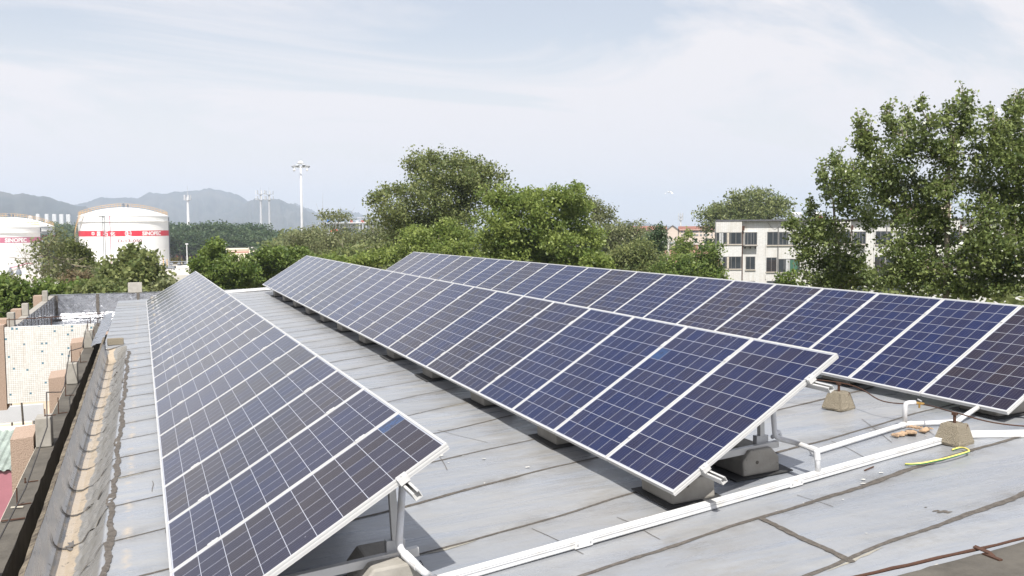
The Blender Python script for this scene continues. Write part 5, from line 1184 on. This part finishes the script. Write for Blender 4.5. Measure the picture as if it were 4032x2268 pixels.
# red roofed apartments
M_tile = simple('red_roof_tile', (.26, .115, .085), .85, 0, .15, .8)
M_beige = simple('beige_render', (.62, .53, .46), .85, 0, .06, .2)
D = 300; k = D/F_
def zpx(y, px=2680, DD=None): return at(px, y, DD or D)[2]-GZ
a = at(2440, 890, D); b = at(2850, 890, D); a = Vector((a[0], a[1], GZ)); d_ = Vector((b[0], b[1], GZ))-a; L = d_.length; U = lambda px: (px-2440)/410*L
o = thing('apartment_building', 'long beige apartment building with red tiled roofs behind the tree belt', 'building', a, math.atan2(d_.y, d_.x))
ze, zr_ = zpx(903), zpx(889)
def roof_block(x0, x1, y0, y1, ze, zr_, cross=False):
    MB().box((x0, y0, 0), (x1, y1, ze)).build('wall', M_beige, o)
    e = .5
    if cross:
        xm = (x0+x1)/2; MB().add([(x0, y0, ze), (x1, y0, ze), (xm, y0, zr_), (x0, y1, ze), (x1, y1, ze), (xm, y1, zr_)], [(0, 1, 2), (4, 3, 5)]).build('gable', M_beige, o)
        MB().add([(x0-e, y0-e, ze-.25), (xm, y0-e, zr_+.1), (xm, y1+e, zr_+.1), (x0-e, y1+e, ze-.25), (x1+e, y0-e, ze-.25), (x1+e, y1+e, ze-.25)], [(0, 1, 2, 3), (1, 4, 5, 2)]).build('roof', M_tile, o)
    else:
        ym = (y0+y1)/2; MB().add([(x0, y0-e, ze-.25), (x1, y0-e, ze-.25), (x1, ym, zr_), (x0, ym, zr_), (x1, y1+e, ze-.25), (x0, y1+e, ze-.25)], [(0, 1, 2, 3), (3, 2, 4, 5)]).build('roof', M_tile, o)
roof_block(U(2440), U(2628), 0, 9, ze, zr_)
roof_block(U(2630), U(2671), -3, 9, zpx(902), zpx(886), True)
roof_block(U(2673), U(2850), 1, 10, zpx(904), zpx(891))
for zrow in (908.5, 922):
    for px0, w in ((2500, 6), (2520, 6), (2545, 14), (2580, 6), (2600, 12), (2616, 8), (2684, 8), (2695, 6), (2707, 6), (2717, 35), (2758, 8), (2772, 16), (2800, 8), (2815, 20)):
        yf = 0 if px0 < 2630 else 1
        f = MB().box((U(px0), yf-.12, zpx(zrow+7)), (U(px0+w), yf-.02, zpx(zrow))).build('window', M_far, o)
        q = MB(); nn = max(1, int(w/4))
        for j in range(nn): q.box((U(px0+w*(j+.12)/nn), yf-.16, zpx(zrow+6.2)), (U(px0+w*(j+.88)/nn), yf-.13, zpx(zrow+.9)))
        q.build('pane', M_win, f)
# village houses with pinkish tile roofs
M_vtile = simple('pinkish_village_tile', (.30, .17, .125), .85, 0, .2, 1.2)
for i, (px, ytop, wpx, D, lb) in enumerate(((2645, 985, 40, 112, 'pinkish tiled village roof right of the utility pole'), (2765, 985, 75, 104, 'large pinkish tiled village roof beside the white building corner'), (2655, 1025, 50, 78, 'lower tiled village roof half hidden by bushes'), (2560, 1022, 30, 84, 'small tiled village roof left of the utility pole foot'))):
    k = D/F_; p = at(px, 890, D); o = thing('village_house', lb, 'house', (p[0], p[1], GZ), -.5+.2*i, 'village houses with tiled roofs'); w = wpx*k; zt = at(px, ytop, D)[2]-GZ
    MB().box((-w*.6, -2.5, 0), (w*.6, 2.5, zt-1.5)).build('wall', M_cream, o)
    MB().add([(-w*.65, -3, zt-1.6), (w*.65, -3, zt-1.6), (w*.65, 0, zt), (-w*.65, 0, zt), (w*.65, 3, zt-1.6), (-w*.65, 3, zt-1.6)], [(0, 1, 2, 3), (3, 2, 4, 5)]).build('roof', M_vtile, o)
    MB().box((-.6, -2.56, zt-3), (.6, -2.51, zt-1.9)).build('window', M_win, o)
p = at(2632, 890, 100); o = thing('utility_pole', 'pale concrete utility pole in front of the tree belt', 'utility pole', (p[0], p[1], GZ)); h = at(2632, 938, 100)[2]-GZ
MB().tube([(0, 0, 0), (0, 0, h)], [.17, .11], 8).build('pole', simple('pole_concrete', (.55, .53, .48), .9), o); MB().beam((-.7, .2, h-.5), (.7, -.2, h-.5), .08, .1).build('crossarm', M_ant, o)
for x in (-.6, 0, .6): MB().lathe((x, -.28*x, h-.44), [(.05, 0), (.06, .1), (.03, .18)], 6).build('insulator', M_far, o)
p = at(2740, 890, 108); o = thing('chimney_post', 'short brick post standing left of the large village roof', 'post', (p[0], p[1], GZ)); h = at(2740, 963, 108)[2]-GZ
MB().box((-.18, -.18, 0), (.18, .18, h)).build('shaft', M_vtile, o); MB().box((-.24, -.24, h), (.24, .24, h+.15)).build('cap', M_slab, o)
# egret
p = at(2634, 756, 110); o = thing('white_bird', 'white bird flying alone in the pale sky', 'bird', p, .8); o.scale = (.65, .65, .65)
def bird():
    mb = MB(); n = 8
    pr = [(.01, -.42), (.05, -.3), (.10, -.1), (.11, .05), (.07, .22), (.035, .34), (.045, .42), (.02, .48), (.006, .62)]
    vs_ = [(y, r*math.cos(2*math.pi*j/n), r*math.sin(2*math.pi*j/n)+.1*max(0, y-.2)) for r, y in pr for j in range(n)]
    mb.add(vs_, [(i*n+j, i*n+(j+1) % n, (i+1)*n+(j+1) % n, (i+1)*n+j) for i in range(len(pr)-1) for j in range(n)]); return mb
bird().build('body', M_lett, o)
for sg in (-1, 1):
    ws = [(.12, 0, .05), (-.12, 0, .05), (.16, .28*sg, .16), (-.14, .28*sg, .14), (.05, .62*sg, -.18), (-.20, .55*sg, -.26), (-.1, .82*sg, -.42)]
    MB().add(ws+[(x, y, z-.015) for x, y, z in ws], [(0, 1, 3, 2), (2, 3, 5, 4), (4, 5, 6), (7, 9, 10, 8), (9, 11, 12, 10), (11, 13, 12), (0, 2, 9, 7), (2, 4, 11, 9), (4, 6, 13, 11), (6, 5, 12, 13), (5, 3, 10, 12), (3, 1, 8, 10), (1, 0, 7, 8)]).build('wing', M_lett, o)

# ------------------------------------------------------------------ white tiled building on the right
t = NT('white_facade_tile'); P = t.coord(); sx = t.n('ShaderNodeSeparateXYZ'); t.l(P, sx.inputs[0])
br = t.n('ShaderNodeTexBrick'); cxy = t.n('ShaderNodeCombineXYZ'); t.l(t.math('ADD', sx.outputs[0], sx.outputs[1]), cxy.inputs[0]); t.l(sx.outputs[2], cxy.inputs[1]); t.l(cxy.outputs[0], br.inputs['Vector'])
br.inputs['Scale'].default_value = 1; br.inputs['Brick Width'].default_value = .24; br.inputs['Row Height'].default_value = .12; br.inputs['Mortar Size'].default_value = .008; br.offset = 0
br.inputs['Color1'].default_value = (.61, .615, .60, 1); br.inputs['Color2'].default_value = (.69, .69, .68, 1); br.inputs['Mortar'].default_value = (.44, .43, .40, 1)
stn = t.ramp(t.noise(t.coord('Object', (1.6, 1.6, .22)), 1.1, 8, .7), (.48, 0.), (.72, .65))
c = t.mix(stn, br.outputs['Color'], (.46, .42, .35)); c = t.mix(t.ramp(t.noise(P, .35, 5), (.45, 0.), (.7, .4)), c, (.55, .51, .45))
M_fac = t.pbr(c, .55, 0, .4)
M_frame = simple('grey_window_frame', (.20, .195, .19), .5, .2, .12, 2)
M_glass = simple('window_glass', (.035, .042, .05), .08, 0, .3, .7, 0, .6)
M_curt = simple('pale_curtain', (.45, .46, .46), .9, 0, .15, 4)
M_stain = simple('rust_stained_render', (.50, .45, .38), .9, 0, .2, 3)
M_gscreen = simple('green_screen', (.04, .13, .08), .7, 0, .15, 3)
DB = 112.0
cdepth = lambda px, y: CAM+ray(px, y)*DB                 # point on the facade plane (constant depth along the view axis)
A3 = cdepth(2815, 890); a = Vector((A3[0], A3[1], GZ)); o = bld = thing('white_building', 'white tiled flat roofed building with stained walls behind the poplars', 'building', a, -YAW)
km = DB/F_
U = lambda px: (px-2815)*km
Zb = lambda y, px=2815: (CAM+ray(px, y)*DB)[2]-GZ
zt = Zb(866)
MB().add([(0, 0, 0), (52, 0, 0), (52, 11, 0), (2.9, 11, 0), (0, 0, zt-.18), (52, 0, zt-.18), (52, 11, zt-.18), (2.9, 11, zt-.18)], [(0, 3, 2, 1), (4, 5, 6, 7), (0, 1, 5, 4), (1, 2, 6, 5), (2, 3, 7, 6), (3, 0, 4, 7)]).build('wall', M_fac, bld)
MB().add([(x, y, z) for z in (zt-.18, zt+.02) for x, y in ((-.06, -.62), (52.1, -.62), (52.1, 11.1), (3.0, 11.1))], [(0, 3, 2, 1), (4, 5, 6, 7), (0, 1, 5, 4), (1, 2, 6, 5), (2, 3, 7, 6), (3, 0, 4, 7)]).build('roof', M_wire if False else simple('roof_felt_dark', (.10, .10, .11), .8), bld)
M_back = simple('grey_render', (.5, .49, .46), .9)
def window(x0, x1, z0, z1, yf, n, style=0):
    f = MB(); e = .06
    f.box((x0-e, yf-.05, z0-e), (x1+e, yf-.012, z0)); f.box((x0-e, yf-.05, z1), (x1+e, yf-.012, z1+e)); f.box((x0-e, yf-.05, z0), (x0, yf-.012, z1)); f.box((x1, yf-.05, z0), (x1+e, yf-.012, z1))
    for j in range(1, n):
        x = x0+(x1-x0)*j/n+random.uniform(-.12, .12)*(x1-x0)/n; f.box((x-.03, yf-.045, z0), (x+.03, yf-.014, z1))
    fo = f.build('window', M_frame, bld)
    MB().box((x0, yf-.030, z0), (x1, yf-.018, z1)).build('pane', M_glass, fo)
    if style & 1:
        x = x0+(x1-x0)*random.uniform(.1, .6); w = min(.5, (x1-x0)*.25); mb = MB()
        for jj in range(5): mb.box((x+w*jj/5, yf-.036-.006*(jj % 2), z0+.02), (x+w*(jj+.95)/5, yf-.0325, z1-.02))
        mb.build('curtain', M_curt, fo)
    if style & 2: MB().box((x0+(x1-x0)*.55, yf-.036, z0+.02), (x0+(x1-x0)*.9, yf-.032, z1-.1)).build('screen', M_gscreen, fo)
    MB().box((x0-.12, yf-.16, z0-.16), (x1+.12, yf-.005, z0-.065)).build('sill', M_stain, fo)
    if style & 4:
        mb = MB()
        for xx in np.arange(x0, x1+.01, .16): mb.tube([(xx, yf-.2, z0), (xx, yf-.2, z1-.3)], .012, 4)
        for zz_ in np.arange(z0, z1-.2, .22): mb.tube([(x0, yf-.2, zz_), (x1, yf-.2, zz_)], .012, 4)
        mb.build('grille', M_rust, fo)
    return fo
def bay(dx):
    """one module of the facade, surveyed on the left bay, repeated along the building"""
    x0, x1 = U(2815)+dx, U(2917)+dx; yf = -.55
    for (ya, yb) in ((866, 915.5), (961, 1010.5), (1058, 1108), (1155, 1205)):
        MB().box((x0, yf, Zb(yb)), (x1, -.002, Zb(ya)-(.185 if ya == 866 else 0))).build('balcony_panel', M_fac, bld)
    for k_, (ya, yb) in enumerate(((917, 960), (1012, 1057), (1109, 1154))):
        MB().box((x0+.02, -.50, Zb(yb)-.04), (x1-.02, -.003, Zb(ya)+.04)).build('balcony_infill', M_frame, bld)
        window(x0+.10, x1-.12, Zb(yb), Zb(ya), -.505, 5, 1)
        MB().box((x0+1.36, -.57, Zb(yb)), (x0+1.62, -.5, Zb(ya))).build('mullion', M_stain, bld)
    MB().tube([(U(2923)+dx, -.10, 0), (U(2923)+dx, -.10, zt-1.1)], .07, 8).box((U(2923)+dx-.2, -.3, zt-1.3), (U(2923)+dx+.2, -.02, zt-.75)).build('downpipe', M_rust, bld)
    # bracketed bay window
    xa, xb = U(2930)+dx, U(2978)+dx
    MB().box((xa-.06, -.36, Zb(966)), (xb+.06, -.003, Zb(913))).build('window_surround', M_fac, bld)
    window(xa+.05, xb-.05, Zb(963), Zb(917), -.365, 4, 0)
    MB().box((xa-.12, -.75, Zb(969.5)), (xb+.06, -.01, Zb(967.5))).build('shelf', M_frame, bld)
    for x in (xa+.1, (xa+xb)/2, xb-.1): MB().beam((x, -.6, Zb(970)), (x, -.04, Zb(980)), .05, .06).beam((x, -.05, Zb(969.7)), (x, -.05, Zb(982)), .05, .05).build('bracket', M_rust, bld)
    window(U(2939)+dx, U(2973)+dx, Zb(1061), Zb(1013), 0, 2, 0)
    window(U(3023)+dx, U(3061)+dx, Zb(965), Zb(916), 0, 2, 0)
    window(U(3019)+dx, U(3058)+dx, Zb(1070), Zb(1017), 0, 2, 4)
    MB().box((U(3018)+dx-.1, -.12, Zb(1100)), (U(3018)+dx, -.002, Zb(914))).build('pilaster', M_fac, bld)
    MB().tube([(U(3064)+dx, -.09, 0), (U(3064)+dx, -.09, zt-1.0)], .06, 8).build('downpipe', M_frame, bld)
    window(U(3069)+dx, U(3130)+dx, Zb(965), Zb(917), 0, 4, 1)
    window(U(3068)+dx, U(3150)+dx, Zb(1073), Zb(1023), 0, 4, 3)
    for z0y, z1y in ((1158, 1110),):
        for (p0, p1, n_) in ((2939, 2973, 2), (3023, 3061, 2), (3069, 3130, 4)): window(U(p0)+dx, U(p1)+dx, Zb(z0y), Zb(z1y), 0, n_, 0)
for dx in (0, 13.2, 26.4, 39.2): bay(dx)
tag(bld, kind=None)
# loose wire on the facade
MB().tube([(U(3022), -.05, zt-.3), (U(3035), -.06, Zb(895)), (U(3050), -.06, Zb(905)), (U(3070), -.05, Zb(893)), (U(3090), -.05, Zb(880))], .015, 4).build('hanging_wire', M_wire, bld)
def heater(label, px, dpx):
    p = bld.matrix_world if False else None
    c, s_ = math.cos(-YAW), math.sin(-YAW); lx, ly = U(px), 3.0
    o = thing('solar_water_heater', label, 'water heater', (a.x+lx*c-ly*s_, a.y+lx*s_+ly*c, GZ+zt+.02), -YAW, 'solar water heaters on the white building')
    w = dpx*km
    MB().tube([(0, 0, .62), (w, 0, .62)], .27, 14).build('drum', M_mast, o, smooth=True)
    mb = MB()
    for i in range(12): x = .1+(w-.2)*i/11; mb.tube([(x, .0, .5), (x, -1.1, .06)], .035, 5)
    mb.build('tube_rack', M_redtrim if 'red' in label else M_ant, o)
    for x in (.08, w-.08): MB().beam((x, .1, 0), (x, .02, .5), .04, .04).beam((x, -1.1, .04), (x, .1, .02), .04, .04).build('leg', M_frame, o)
heater('silver drum solar water heater near the left end of the white building roof', 3146, 38)
heater('white drum solar water heater with red rack on the white building roof', 3232, 34)
c, s_ = math.cos(-YAW), math.sin(-YAW); lx, ly = U(3690), 5.0
o = thing('roof_hut', 'brown roof hut on the white building behind the poplar trunk', 'hut', (a.x+lx*c-ly*s_, a.y+lx*s_+ly*c, GZ+zt+.02), -YAW)
MB().box((-1.8, 0, 0), (2.6, 3, 1.7)).build('wall', simple('brown_board', (.14, .06, .045), .7), o); MB().box((2.61, -.1, 0), (4.0, 3, 1.8)).build('end_wall', M_cream, o); MB().box((-2, -.3, 1.81), (4.2, 3.2, 1.93)).build('roof', M_frame, o)

# ------------------------------------------------------------------ low left yard seen below the wing
p0 = onz(0, 1722, -6); p1 = onz(76, 1712, -6); p2 = onz(0, 1870, -6); p3 = onz(52, 1852, -6)
o = thing('corrugated_shed', 'shed with a pale green corrugated roof and pink front at the lower left', 'shed', (p2[0], p2[1], GZ))
mb = MB(); nxc = 60; xA, xB = -11.5, p3[0]+.05; yA, yB = p3[1], p0[1]
vs_ = []
for j in range(2):
    for i in range(nxc*2+1):
        x = xA+(xB-xA)*i/(nxc*2); vs_.append((x, yA if j == 0 else yB, -6+(.25 if j else 0)+(.05 if (i % 4) in (0, 1) else 0)))
w = nxc*2+1; mb.add(vs_, [(i, i+1, w+i+1, w+i) for i in range(w-1)]); put(mb.build('roof', M_corr), o)
put(MB().box((xA, yA+.1, -9.3), (xB-.1, yA+.35, -6.02)).build('front_board', M_pink), o)
put(MB().box((xA, yA+.36, GZ), (xB-.1, yB-.1, -6.1)).build('wall', M_retain), o)
put(MB().box((xA, yB-.05, -5.9), (xB+.2, yB+.1, -5.6)).build('ridge_flashing', M_tank), o)
pa = onz(-30, 1690, GZ); yd = MB()
q0, q1 = onz(-200, 1720, GZ+.02), onz(240, 1580, GZ+.02)
yd.add([(-40, 45, GZ+.02), (0, 45, GZ+.02), (0, 150, GZ+.02), (-40, 150, GZ+.02)], [(0, 1, 2, 3)]); tag(yd.build('yard', simple('tan_yard_concrete', (.55, .44, .32), .9, 0, .15, .2)), kind='structure')
pr0 = onz(-40, 1640, -6.5); pr1 = onz(172, 1620, -6.5); pr1 = np.array([pr1[0], pr1[1], -6.5])
o = thing('pipe_rack', 'grey steel pipe rack standing in the tan yard at lower left', 'pipe rack', (pr1[0], pr1[1], GZ))
pr0 = np.array([pr1[0]-12, pr1[1]-.6, -6.5])
put(MB().beam(pr0, pr1, .3, .75).build('beam', M_mast), o)
for u in (.35, .52, .66, .97):
    q = pr0+(pr1-pr0)*u; put(MB().tube([(q[0], q[1]+.2, GZ), (q[0], q[1]+.2, -6.9)], .16, 8).build('column', M_pipeg if u < .6 else M_mast, o) , o)
put(MB().tube([pr0+np.array([0, 3, .8]), pr1+np.array([0, 3, .8])], .16, 8).tube([pr0+np.array([0, 3.6, .8]), pr1+np.array([0, 3.6, .8])], .12, 8).build('pipe_run', M_tank), o)
for x in (-3.0, -2.3): put(MB().lathe((pr1[0]+x, pr1[1]+3, -6.4), [(.1, 0), (.28, .1), (.28, .45), (.1, .6)], 10).build('valve', M_redtrim, None), o)
put(MB().lathe((pr1[0]-5.2, pr1[1]+2, -6.6), [(.22, 0), (.22, 1.2)], 10).build('yellow_valve', M_orange, None), o)
o, L = wall_at('low_kerb_wall', 'low tan kerb wall crossing the yard behind the pipe rack', 'wall', -400, 240, 75, GZ+.02, GZ+.7, .5, M_cream)

# ------------------------------------------------------------------ haze
HZ = 2.5e-4
t = NT('haze_air'); pv = t.n('ShaderNodeVolumePrincipled'); pv.inputs['Color'].default_value = (.73, .83, .99, 1); pv.inputs['Density'].default_value = HZ; pv.inputs['Anisotropy'].default_value = 0.0
t.l(pv.outputs[0], t.out.inputs['Volume'])
o = MB().box((-6500, -300, GZ-1.5), (6500, 6400, 225)).build('haze', t.m); tag(o, 'thin pale haze in front of the far hills', 'haze', kind='stuff')
